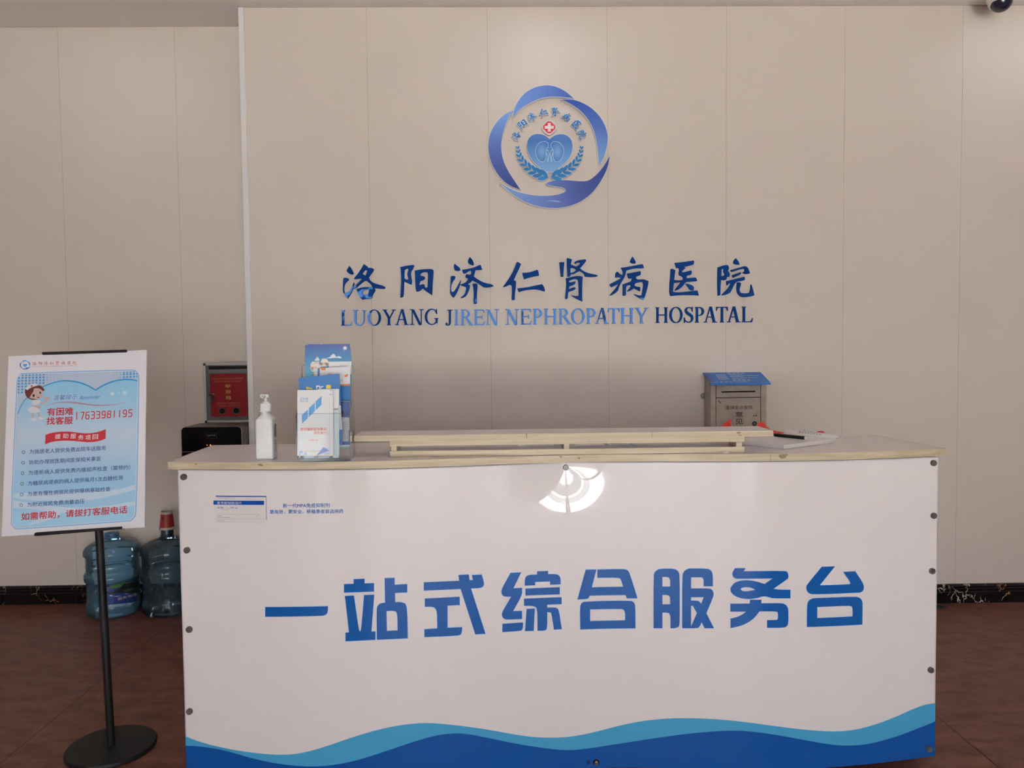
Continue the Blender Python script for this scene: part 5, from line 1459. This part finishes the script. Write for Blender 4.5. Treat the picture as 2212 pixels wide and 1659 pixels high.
# ================================================================== LEFT OF THE DESK
# ---- water dispenser behind the desk
YD0, YD1 = 3.80, 4.00; DPL_ = wall_plane(YD0)
dx0, dx1 = DPL_.uv(391.3, 950)[0], DPL_.uv(522.5, 950)[0]; dz1 = DPL_.uv(455, 921.7)[1]
wdp = thing('water_dispenser', ((dx0 + dx1) / 2, (YD0 + YD1) / 2, 0), 'black glass-fronted water dispenser standing between desk and step in the wall', 'water dispenser')
BRN = noisy('brown_metallic_shell', (0.085, 0.060, 0.047, 1), (0.105, 0.076, 0.060, 1), ns=8, rough=0.38, spec=0.5)
rp = rrect(dx0, 0.0, dx1, dz1, 0.022, 8)
bevel(MB().prism(rp, lambda a, b, d: (a, d, b), YD0 + 0.006, YD1).build('shell', BRN, wdp), 0.002)
RIM = mat('champagne_rim', (0.36, 0.30, 0.25, 1), 0.3, metal=0.7)
e = MB(); region(DPL_, [rp, grow(rp, -0.0022)], e, 0.0, 0.006); e.build('front_rim', RIM, wdp)
zsp = DPL_.uv(430, 975.8)[1]
GL = mat('black_glass', (0.004, 0.004, 0.006, 1), 0.08, 0.45)
gp = grow(rp, -0.0024)
up_ = [(a, max(b, zsp + 0.0012)) for a, b in gp]; dn_ = [(a, min(b, zsp - 0.0012)) for a, b in gp if b < zsp] + [(dx1 - 0.0024, zsp - 0.0012), (dx0 + 0.0024, zsp - 0.0012)]
up_ = [(dx0 + 0.0024, zsp + 0.0012), (dx1 - 0.0024, zsp + 0.0012)] + [p_ for p_ in gp if p_[1] > zsp]
MB().box(dx0 + 0.0024, YD0 + 0.002, 0.01, dx1 - 0.0024, YD0 + 0.0058, dz1 - 0.03).build('divider', RIM, wdp)
e = MB(); region(DPL_, [up_], e, -0.0004, 0.005); gu = e.build('upper_glass', GL, wdp)
MB().box(dx0 + 0.0024, YD0 + 0.0006, 0.03, dx1 - 0.0024, YD0 + 0.0016, zsp - 0.0012).build('lower_door', GL, wdp)
C5 = lambda *p: cr(p, 380, 900, 12.289)
PTM = mat('plate_grey', (0.028, 0.027, 0.028, 1), 0.3)
pt = trace(DPL_, [[C5((805,435),(1092,430),(1096,585),(812,590)), C5((822,448),(1080,444),(1082,572),(825,577))]], 0.0004).build('brand_plate', PTM, gu)
text(DPL_, 'HAP·PYLE', C5((836, 524))[0], C5((1046, 512))[0], 2.9, 0.0006, bold=0.01, shear=0.2).build('brand_lettering', mat('plate_print', (0.34, 0.33, 0.32, 1), 0.4), pt)
for x, s_ in ((828, 5.0), (915, 9.0)):
    MB().lathe([(0.0026 if x < 900 else 0.0034, 0.0), (0.0024, 0.0008), (0.0004, 0.0012)], tuple(DPL_.at(*DPL_.uv(*C5((x, 757))[0]), -0.0003)), 16, (0, -1, 0)).build('indicator_light', glow('orange_led_%d' % x, (1.0, 0.20, 0.025, 1), s_ * 0.045), gu, True)
mb = MB()
for x0, x1 in ((785, 862), (965, 1030), (1060, 1125)): trace(DPL_, [[C5((x0, 728), (x1, 726), (x1, 737), (x0, 739))]], 0.0004, mb=mb)
mb.build('button_marks', PTM, gu)

# ---- water bottles on the floor
PROF = [(0.006, 0.004), (0.080, 0.004), (0.105, 0.0), (0.118, 0.004), (0.127, 0.014), (0.130, 0.030), (0.130, 0.052), (0.1275, 0.060), (0.1275, 0.066), (0.1245, 0.075), (0.1245, 0.168), (0.1255, 0.172), (0.1325, 0.180), (0.1348, 0.192), (0.1348, 0.208), (0.131, 0.216), (0.1250, 0.221), (0.1248, 0.232), (0.1218, 0.236), (0.1248, 0.240), (0.1250, 0.262), (0.1225, 0.266), (0.1250, 0.270), (0.1250, 0.300), (0.1255, 0.304), (0.1345, 0.310), (0.1350, 0.328), (0.1315, 0.338), (0.122, 0.350), (0.113, 0.356), (0.108, 0.3585), (0.096, 0.366), (0.084, 0.372), (0.078, 0.374), (0.062, 0.380), (0.045, 0.385), (0.034, 0.390), (0.030, 0.396)]
PC1 = clear('blue_polycarbonate', (0.62, 0.81, 0.92, 1), 0.22, (0.22, 0.46, 0.64, 1), 0.05, 1.42)
PC2 = clear('smoky_polycarbonate', (0.54, 0.64, 0.70, 1), 0.20, (0.11, 0.17, 0.215, 1), 0.05, 1.42)
CAPB = mat('blue_cap', (0.035, 0.11, 0.24, 1), 0.35)


def water_bottle(x, y, m, label):
    o = thing('water_bottle', (x, y, 0), label, 'water bottle', 'water bottles on the floor by the recessed wall')
    sh = MB().lathe(PROF, (x, y, 0.0006), 64).build('shell', m, o, True)
    return o, sh


b1x, b1y = -2.006, 3.968
ob, sh1 = water_bottle(b1x, b1y, PC1, 'clear blue water bottle with a green and blue label, left of the pair')
MB().lathe([(0.031, 0.390), (0.036, 0.391), (0.036, 0.398), (0.033, 0.400), (0.033, 0.405), (0.036, 0.407), (0.035, 0.413), (0.030, 0.416), (0.0005, 0.417)], (b1x, b1y, 0.0006), 36).build('neck_cap', CAPB, ob, True)
b2x, b2y = -1.722, 3.972
ob2, sh2_ = water_bottle(b2x, b2y, PC2, 'smoky grey-blue water bottle wearing a red cup, right of the pair')
MB().lathe([(0.031, 0.390), (0.034, 0.393), (0.030, 0.398), (0.0295, 0.426), (0.028, 0.465), (0.0005, 0.466)], (b2x, b2y, 0.0006), 36).build('neck', mat('dark_blue_neck', (0.016, 0.03, 0.055, 1), 0.3), ob2, True)
# label patch wrapped on the first bottle
D3 = lambda *p: cr(p, 160, 1090, 6.637)
CY = Cyl(b1x, b1y, 0.1255)
lbm = trace(CY, [[D3((498,1180),(520,1150),(620,1112),(740,1070),(912,1008),(915,1370),(880,1385),(700,1415),(498,1430))]], 0.0003, 0.0006).build('label', mat('label_deep_blue', (0.018, 0.038, 0.20, 1), 0.3), sh1)
trace(CY, [[D3((500,1200),(520,1158),(620,1120),(760,1078),(700,1160),(640,1195))]], 0.0007, smooth=1).build('green_hill', mat('label_green', (0.055, 0.16, 0.022, 1), 0.35), lbm)
trace(CY, [[D3((690,1165),(760,1078),(912,1020),(914,1262),(760,1270),(640,1262),(560,1280),(505,1290),(505,1262),(620,1230))]], 0.0006, smooth=1).build('dark_band', mat('label_dark_green', (0.010, 0.018, 0.012, 1), 0.35), lbm)
text(CY, 'DRINKING WATER', D3((735, 1140))[0], D3((860, 1108))[0], 2.8, 0.0010).build('small_lettering', mat('label_grey', (0.30, 0.31, 0.30, 1), 0.4), lbm)
text(CY, '饮用水', D3((718, 1258))[0], D3((850, 1222))[0], 5.5, 0.0010).build('brand_lettering', mat('label_grey_b', (0.22, 0.25, 0.26, 1), 0.4), lbm)
text(CY, '服务电话', D3((630, 1375))[0], D3((900, 1300))[0], 5.6, 0.0010, bold=0.02).build('slogan_lettering', mat('label_pink', (0.50, 0.36, 0.33, 1), 0.4), lbm)
mb = MB()
for q in ([(500,1300),(530,1290),(560,1305),(530,1318)], [(560,1312),(640,1305),(680,1310),(600,1322)], [(700,1278),(780,1270),(760,1284)]): trace(CY, [[D3(*q)]], 0.0010, smooth=1, mb=mb)
mb.build('wave_crests', mat('crest_white', (0.42, 0.46, 0.58, 1), 0.4), lbm)
# red paper cup turned over the neck of the second bottle
cz = 0.4275
cup = thing('paper_cup', (b2x - 0.001, b2y, cz), 'red and white paper cup upside down over the smoky bottle\'s neck', 'cup')
cc = (b2x - 0.001, b2y, cz)
MB().lathe([(0.0355, 0.014), (0.0285, 0.082), (0.0275, 0.082), (0.0345, 0.014)], cc, 40).build('cup_wall', mat('cup_red', (0.30, 0.018, 0.018, 1), 0.5), cup, True)
MB().lathe([(0.0352, 0.003), (0.0385, 0.002), (0.0392, 0.005), (0.0372, 0.014), (0.0356, 0.0145), (0.0345, 0.012)], cc, 40).build('rolled_rim', mat('cup_cream', (0.46, 0.39, 0.32, 1), 0.5), cup, True)
MB().lathe([(0.0287, 0.0815), (0.0282, 0.094), (0.0262, 0.095), (0.0258, 0.088), (0.0005, 0.087)], cc, 40).build('cup_base', mat('cup_cream_base', (0.50, 0.43, 0.36, 1), 0.5), cup, True)
CC = Cyl(cc[0], cc[1], 0.0335)
trace(CC, [[D3((1262,195),(1278,180),(1285,215),(1268,225))]], 0.0016, 0.002, smooth=1).build('cup_print', mat('cup_print_dark', (0.06, 0.012, 0.012, 1), 0.5), cup)

# ---- dark floor mat whose corner shows at the right behind the desk
s0 = level(0.006)
pts = [s0.uv(*p_) for p_ in ((2046, 1311.5), (2034, 1303.0))]
c_ = pts[0]
mb = MB().prism([(c_[0], c_[1]), (c_[0] - 0.07, c_[1] + 0.085), (c_[0] - 0.55, c_[1] + 0.085), (c_[0] - 0.55, c_[1])], lambda a, b, d: (a, b, d), 0.0005, 0.006)
tag(mb.build('floor_mat', mat('charcoal_rubber', (0.016, 0.016, 0.02, 1), 0.7)), 'charcoal floor mat showing a corner behind the right end of the desk', 'mat')

# ================================================================== NOTICE STAND
def rodrigues(r):
    t = np.linalg.norm(r); k = r / t
    Kx = np.array([[0, -k[2], k[1]], [k[2], 0, -k[0]], [-k[1], k[0], 0]])
    return np.eye(3) + math.sin(t) * Kx + (1 - math.cos(t)) * Kx @ Kx


RP_ = rodrigues(np.radians([-11.7479504, -2.55059904, 3.89444877]))
PO = np.array([-1.41663661, 2.58798607, 1.0458729])
BD = Plane(PO, RP_ @ np.array([1, 0, 0]), RP_ @ np.array([0, 0, 1]))
bcx, bcy = -1.3225, 2.566
ns_ = thing('notice_stand', (bcx, bcy, 0), 'black round-based notice stand holding a tilted white and blue reminder poster', 'notice stand')
MB().lathe([(0.132, 0.0005), (0.140, 0.003), (0.1405, 0.013), (0.138, 0.0165), (0.0005, 0.017)], (bcx, bcy, 0), 72).build('base', BLACK_METAL, ns_, True)
pk = BD.uv(207, 1150); ptop = BD.at(pk[0], pk[1], -0.024); pend = BD.at(BD.uv(186, 764)[0], 0.290, -0.024)
MB().tube([(bcx, bcy, 0.0165), tuple(ptop), tuple(pend)], 0.0125, 24).build('pole', BLACK_METAL, ns_, True)
PC = lambda *p: cr(p, 0, 740, 3.7706)
P8 = lambda *p: cr(p, 0, 750, 8.7294)
brd = MB()
bw, bh, bt = 0.225, 0.300, 0.005
vv = [BD.at(x, z, d) for d in (0, -bt) for x, z in ((-bw, -bh), (bw, -bh), (bw, bh), (-bw, bh))]
brd.add(vv, [(0, 1, 2, 3), (7, 6, 5, 4), (0, 4, 5, 1), (1, 5, 6, 2), (2, 6, 7, 3), (3, 7, 4, 0)])
POW = mat('poster_white', (0.72, 0.69, 0.745, 1), 0.45, 0.3)
board_ = brd.build('poster_board', POW, ns_)
for nm, pts in (('top_clip', PC((346,84),(352,101),(1030,80),(1039,70),(1032,60),(350,80))), ('bottom_clip', PC((284,1556),(286,1576),(990,1520),(999,1508),(996,1498),(300,1546)))):
    bevel(trace(BD, [[pts]], 0.006, 0.034).build(nm, BLACK_METAL, ns_), 0.0015, 2)
# printed frame and background
OUT = PC((180,250),(1085,219),(1110,232),(1120,250),(1136,264),(1112,1404),(1088,1430),(1078,1446),(1056,1455),(140,1522),(116,1512),(108,1496),(86,1478),(137,300),(152,284),(160,262))
OUT = smooth_poly(OUT, 1, 60)
GLOW = mat('poster_glow_blue', (0.42, 0.58, 0.80, 1), 0.45, 0.3)
FRB = mat('poster_frame_blue', (0.145, 0.42, 0.78, 1), 0.45, 0.3)
trace(BD, [[OUT]], 0.0003, expand=1.0).build('frame_glow', GLOW, board_)
trace(BD, [[OUT]], 0.0005).build('frame_line', FRB, board_)
trace(BD, [[OUT]], 0.0007, expand=-1.5).build('frame_white', POW, board_)
trace(BD, [[OUT]], 0.0009, expand=-2.9).build('pale_field', mat('poster_pale', (0.45, 0.53, 0.68, 1), 0.45, 0.3), board_)
INN = grow(OUT, -2.9)
HILL = PC((146,580),(168,528),(200,470),(240,430),(280,400),(320,376),(360,356),(405,338),(450,323),(495,314),(540,311),(590,315),(640,324),(680,336),(720,353),(750,370),(780,388),(815,365),(850,346),(890,328),(930,315),(975,305),(1020,300),(1070,302),(1121,311))
low = [p for p in INN if p[1] > HILL[-1][1] + 20]
right_low = sorted([p for p in low if p[0] > 150], key=lambda p: p[1]); left_low = sorted([p for p in low if p[0] <= 150], key=lambda p: -p[1])
FIELD = [q for q in HILL] + [p for p in right_low if p[0] > 200] + [p for p in right_low if p[0] <= 200] + [p for p in left_low if p[1] > HILL[0][1] + 4]
FIELD[0] = (HILL[0][0], HILL[0][1])
SKYF = grad('poster_sky', [(0, (0.36, 0.62, 0.82, 1)), (0.30, (0.34, 0.56, 0.78, 1)), (0.62, (0.50, 0.60, 0.74, 1)), (0.80, (0.35, 0.57, 0.76, 1)), (1, (0.26, 0.54, 0.77, 1))], 'Z', 0.45, 0.3)
trace(BD, [[FIELD]], 0.0011).build('sky_field', SKYF, board_)
HB = mat('poster_arc_blue', (0.03, 0.29, 0.66, 1), 0.45, 0.3)
trace(BD, [[stroke(HILL, [1.6] * 6 + [2.4] * 4 + [3.0] * 14)]], 0.0013).build('arc_line', HB, board_)
# pale bands low on the sheet
PB2 = mat('poster_pale_band', (0.55, 0.66, 0.80, 1), 0.45, 0.3)
mb = MB()
for q in ([(113,1228),(300,1225),(620,1220),(930,1205),(1102,1160),(1102,1200),(900,1250),(760,1283),(500,1290),(260,1288),(113,1265)], [(113,1285),(400,1330),(640,1350),(900,1330),(1098,1290),(1096,1330),(800,1362),(500,1380),(480,1410),(340,1468),(230,1490),(300,1440),(400,1380),(250,1350),(110,1345)]):
    trace(BD, [[PC(*q)]], 0.0012, smooth=1, mb=mb)
mb.build('pale_bands', PB2, board_)
# halftone dots
HD = mat('poster_dot_blue', (0.055, 0.31, 0.68, 1), 0.45, 0.3); HD2 = mat('poster_dot_pale', (0.25, 0.43, 0.68, 1), 0.45, 0.3)
mb, m2 = MB(), MB()
for r in range(7):
    for c_ in range(11):
        if r >= 4 and c_ > 2: continue
        if r == 3 and c_ > 7: continue
        x, y = 362 + c_ * 66.5 - r * 1.5, 528 + r * 54.5 - c_ * 2
        if r == 0 and c_ < 1: continue
        rad = 20 if c_ < 8 else (15 if c_ < 9 else 11)
        el = ngon(x, y, rad, 16, rad * 0.95)
        el = [(max(px, 343 - r * 1.0), max(py, 520 - c_ * 2)) for px, py in el]
        trace(BD, [[P8(*el)]], 0.0012, mb=mb if c_ < 8 else m2)
P9 = lambda *p: cr(p, 150, 750, 8.7333)
for r in range(3):
    for c_ in range(8):
        x, y = 1282 - c_ * 63, 500 + (r - 1) * 54 + 3 * c_ + (10 if r == 0 else 0)
        if c_ == 0 and r == 0: continue
        rad = 20 if c_ < 5 else (16 if c_ < 6 else 10)
        el = [(min(px, 1288), max(py, 452 + c_ * 3)) for px, py in ngon(x, y, rad, 16, rad * 0.95)]
        trace(BD, [[P9(*el)]], 0.0012, mb=mb if c_ < 5 else m2)
mb.build('halftone_dots', HD, board_); m2.build('pale_dots', HD2, board_)
# small emblem and name at the top
ES = lambda ring: [(54.2 + (x - 1186) * 23.6 / 264, 788.3 + (y - 320) * 19.8 / 264 - (x - 1186) * 23.6 / 264 * 0.02) for x, y in ring]
EM = mat('poster_emblem_blue', (0.035, 0.16, 0.55, 1), 0.45, 0.3)
trace(BD, [[ES(s)] for s in SW], 0.0006, smooth=1).build('small_emblem', EM, board_)
trace(BD, [[ES(HEART)]], 0.0006, smooth=1).build('small_heart', mat('poster_heart', (0.05, 0.36, 0.72, 1), 0.45, 0.3), board_)
RDK = mat('poster_red_soft', (0.50, 0.10, 0.10, 1), 0.5, 0.3)
mb = MB()
for g in TITLE:
    trace(BD, [[[(69.8 + (x - 741) * 96.3 / 887, 789.4 + (y - 650) * 0.098 - (x - 741) * 96.3 / 887 * 0.010) for x, y in ring] for ring in sh] for sh in g], 0.0006, smooth=1, mb=mb)
mb.build('hospital_name', RDK, board_)
text(BD, 'LUOYANG JIREN NEPHROPATHY HOSPITAL', PC((263, 203))[0], PC((626, 194))[0], 2.9, 0.0006).build('english_name', mat('poster_red_pale', (0.52, 0.20, 0.20, 1), 0.5, 0.3), board_)
UPV = lambda h: (0.030 * h, -h)
TBL = mat('poster_text_navy', (0.035, 0.065, 0.29, 1), 0.5, 0.3)
RD = mat('poster_red', (0.60, 0.022, 0.040, 1), 0.5, 0.3)
HDB = mat('poster_heading_blue', (0.04, 0.20, 0.58, 1), 0.5, 0.3)


def line(name, body, a, b, h, m, bold=0.0, shear=0.0, off=0.0016):
    h = h / 3.7706
    text(BD, body, PC(a)[0], PC(b)[0], h, off, bold=bold, shear=shear, up=UPV(h)).build(name, m, board_)


text_hi = mat('poster_halo', (0.62, 0.68, 0.78, 1), 0.5, 0.3)
line('heading_halo', '温馨提示', (424, 472), (634, 463), 46, text_hi, 0.055, 0.2, 0.0014)
line('heading', '温馨提示', (430, 470), (630, 462), 42, HDB, 0.012, 0.2)
line('heading_english', 'Reminder', (648, 465), (812, 456), 28, HDB, 0.0, 0.55)
mb = trace(BD, [[PC(*stroke([(370,518),(410,503),(450,493),(490,488),(530,486),(575,487),(620,491),(670,499),(720,506),(770,511),(820,513),(870,511),(920,507),(980,498),(1042,485)], [1,3,5,7,9,11,12,11,10,10,9,8,6,4,1]))]], 0.0014)
mb.build('pink_flourish', mat('poster_pink', (0.46, 0.25, 0.34, 1), 0.5, 0.3), board_)
mb = MB()
for x, y, r in ((915, 418, 9), (1017, 410, 11), (883, 390, 5), (972, 409, 5), (997, 377, 4), (1024, 450, 3)):
    trace(BD, [[PC(*ngon(x, y, r, 16))]], 0.0014, mb=mb)
    if r > 8:
        for k in range(10):
            a = 2 * math.pi * k / 10
            trace(BD, [[PC(*ngon(x + 1.7 * r * math.cos(a), y + 1.5 * r * math.sin(a), r * 0.28, 8))]], 0.0014, mb=mb)
mb.build('blossoms', mat('poster_blossom', (0.66, 0.72, 0.78, 1), 0.5, 0.3), board_)
line('slogan_line', '有困难', (385, 597), (597, 590), 62, RD, 0.030)
line('slogan_line', '找客服', (381, 670), (593, 663), 60, RD, 0.030)
# rounded phone digits
DG = {'1': [[(0.5, 0), (0.5, 1)]], '7': [[(0, 0), (1, 0), (0.42, 1)]],
      '6': [[(1, 0.02), (0.25, 0.02), (0.04, 0.2), (0.04, 0.84), (0.2, 1), (0.8, 1), (0.98, 0.84), (0.98, 0.58), (0.82, 0.44), (0.04, 0.44)]],
      '3': [[(0, 0), (0.8, 0), (0.98, 0.14), (0.98, 0.34), (0.82, 0.47), (0.2, 0.47)], [(0.82, 0.47), (0.98, 0.6), (0.98, 0.86), (0.8, 1), (0, 1)]],
      '9': [[(0.0, 0.98), (0.75, 0.98), (0.96, 0.8), (0.96, 0.16), (0.8, 0), (0.2, 0), (0.02, 0.16), (0.02, 0.42), (0.18, 0.56), (0.96, 0.56)]],
      '8': [[(0.2, 0.46), (0.03, 0.34), (0.03, 0.14), (0.2, 0), (0.8, 0), (0.97, 0.14), (0.97, 0.34), (0.8, 0.46), (0.2, 0.46), (0.02, 0.6), (0.02, 0.86), (0.2, 1), (0.8, 1), (0.98, 0.86), (0.98, 0.6), (0.8, 0.46)]],
      '5': [[(0.98, 0), (0.05, 0), (0.05, 0.44), (0.8, 0.44), (0.98, 0.6), (0.98, 0.84), (0.8, 1), (0, 1)]]}
DXY = [(141, 1225, 1375), (246, 1222, 1370), (344, 1217, 1364), (446, 1212, 1358), (546, 1208, 1352), (650, 1203, 1346), (752, 1200, 1340), (850, 1192, 1336), (950, 1185, 1330), (1050, 1180, 1324), (1152, 1175, 1320)]
mb, mh = MB(), MB(); jt = 0
for ch, (xc, y0, y1) in zip('17633981195', DXY):
    for pl_ in DG[ch]:
        pts = [(xc - 31 + a * 62 + (0.5 - b) * 6, y0 + 8 + b * (y1 - y0 - 16) - a * 3) for a, b in pl_]
        for a, b in zip(pts[:-1], pts[1:]):
            for w, mm, off in ((19, mb, 0.0016), (30, mh, 0.0014)):
                jt += 1; trace(BD, [[P9(*stroke([a, b], w))]], off + 0.00001 * (jt % 16), mb=mm)
        for p_ in pts:
            jt += 1; trace(BD, [[P9(*ngon(p_[0], p_[1], 9.5, 14))]], 0.0016 + 0.00001 * (jt % 16), mb=mb); trace(BD, [[P9(*ngon(p_[0], p_[1], 15, 14))]], 0.0014 + 0.00001 * (jt % 16), mb=mh)
mh.build('phone_number_halo', text_hi, board_); mb.build('phone_number', RD, board_)
BAN = PC((372,752),(400,742),(430,735),(465,729),(500,726),(560,725),(600,729),(640,735),(680,739),(720,740),(755,737),(790,731),(825,720),(863,706),(862,782),(832,795),(800,804),(760,810),(720,812),(680,809),(640,805),(600,801),(560,799),(520,799),(480,801),(445,805),(410,813),(370,830))
trace(BD, [[BAN]], 0.0014).build('red_banner', mat('poster_banner_red', (0.60, 0.032, 0.050, 1), 0.5, 0.3), board_)
mb = MB(); bwht = mat('poster_banner_white', (0.74, 0.70, 0.72, 1), 0.5, 0.3)
for ch, (x, y) in zip('援助服务项目', ((472, 786), (536, 781), (598, 783), (660, 792), (718, 795), (777, 788))):
    text(BD, ch, PC((x - 23, y + 1))[0], PC((x + 22, y - 1))[0], 40 / 3.77, 0.0018, mb, 0.012, 0.12, None)
mb.build('banner_lettering', bwht, board_)
for body, a, b, h in (('为独居老人提供免费出院车送服务', (242, 909), (865, 876), 37), ('协助办理就医期间医保相关事宜', (238, 995), (822, 963), 37), ('为透析病人提供免费内瘘超声检查（需预约）', (234, 1080), (1062, 1034), 38),
                      ('为糖尿病肾病的病人提供每月1次血糖检测', (230, 1167), (1000, 1119), 38), ('为患有慢性病居民提供慢病基础检查', (227, 1253), (900, 1211), 37), ('为附近居民免费测量血压', (223, 1340), (690, 1309), 37)):
    line('service_line', body, a, b, h, TBL, 0.008)
line('closing_line', '如需帮助，请拔打客服电话', (175, 1451), (1037, 1390), 62, RD, 0.022)
BU = mat('poster_bullet', (0.09, 0.13, 0.22, 1), 0.5, 0.3); mb = MB()
for x, y in ((194, 893), (190, 979), (186, 1064), (182, 1151), (178, 1238), (175, 1324)):
    trace(BD, [[PC(*ngon(x, y, 14, 20)), PC(*ngon(x, y, 9.5, 20))]], 0.0016, mb=mb)
mb.build('bullets', BU, board_)
# a plain little drawn nurse
SK = mat('nurse_skin', (0.58, 0.40, 0.37, 1), 0.5, 0.3); HR = mat('nurse_hair', (0.155, 0.035, 0.028, 1), 0.5, 0.3); UW = mat('nurse_white', (0.66, 0.65, 0.70, 1), 0.5, 0.3); LN = mat('nurse_line', (0.03, 0.02, 0.02, 1), 0.5, 0.3)
nu = trace(BD, [[P8((480,790),(560,735),(680,712),(780,725),(815,765),(845,795),(835,825),(805,825),(800,880),(760,960),(690,995),(600,995),(520,960),(475,880))]], 0.0016, smooth=1).build('nurse_hair', HR, board_)
trace(BD, [[P8((645,780),(720,770),(790,800),(815,850),(808,920),(765,970),(690,985),(620,970),(560,960),(590,900),(630,850))], [P8((765,1045),(830,1045),(860,1000),(838,940),(855,935),(880,965),(900,940),(935,945),(942,975),(900,1020),(870,1030),(835,1075),(780,1075))], [P8((612,1080),(650,1085),(650,1100),(720,1105),(760,1095),(780,1130),(750,1170),(700,1165),(690,1135),(615,1125))], [P8((610,1240),(640,1245),(645,1330),(600,1335))], [P8((715,1230),(745,1225),(765,1310),(728,1325))]], 0.0019, smooth=1).build('nurse_skin', SK, nu)
trace(BD, [[P8((485,775),(560,715),(640,685),(705,690),(720,725),(640,745),(570,775),(525,812),(490,795))], [P8((615,1010),(650,990),(720,1000),(770,1000),(770,1040),(745,1050),(740,1085),(655,1095),(612,1080))], [P8((612,1115),(690,1135),(735,1165),(755,1218),(700,1235),(620,1245),(560,1225),(528,1170),(560,1140))], [P8((590,1340),(650,1335),(705,1360),(690,1390),(620,1390),(588,1375))], [P8((722,1325),(765,1312),(850,1330),(850,1350),(790,1368),(728,1365))]], 0.0022, smooth=1).build('nurse_uniform', UW, nu)
trace(BD, [[P8(*ngon(640, 915, 22, 16, 27))], [P8(*ngon(765, 860, 15, 16, 24))], [P8((700,935),(735,945),(755,935),(735,962),(715,955))]], 0.0022).build('nurse_face', LN, nu)
trace(BD, [[P8((598,718),(612,718),(613,728),(628,730),(626,745),(612,745),(610,755),(597,752),(596,742),(582,740),(584,726),(598,728))]], 0.0026).build('cap_cross', mat('nurse_cross', (0.55, 0.03, 0.12, 1), 0.5, 0.3), nu)
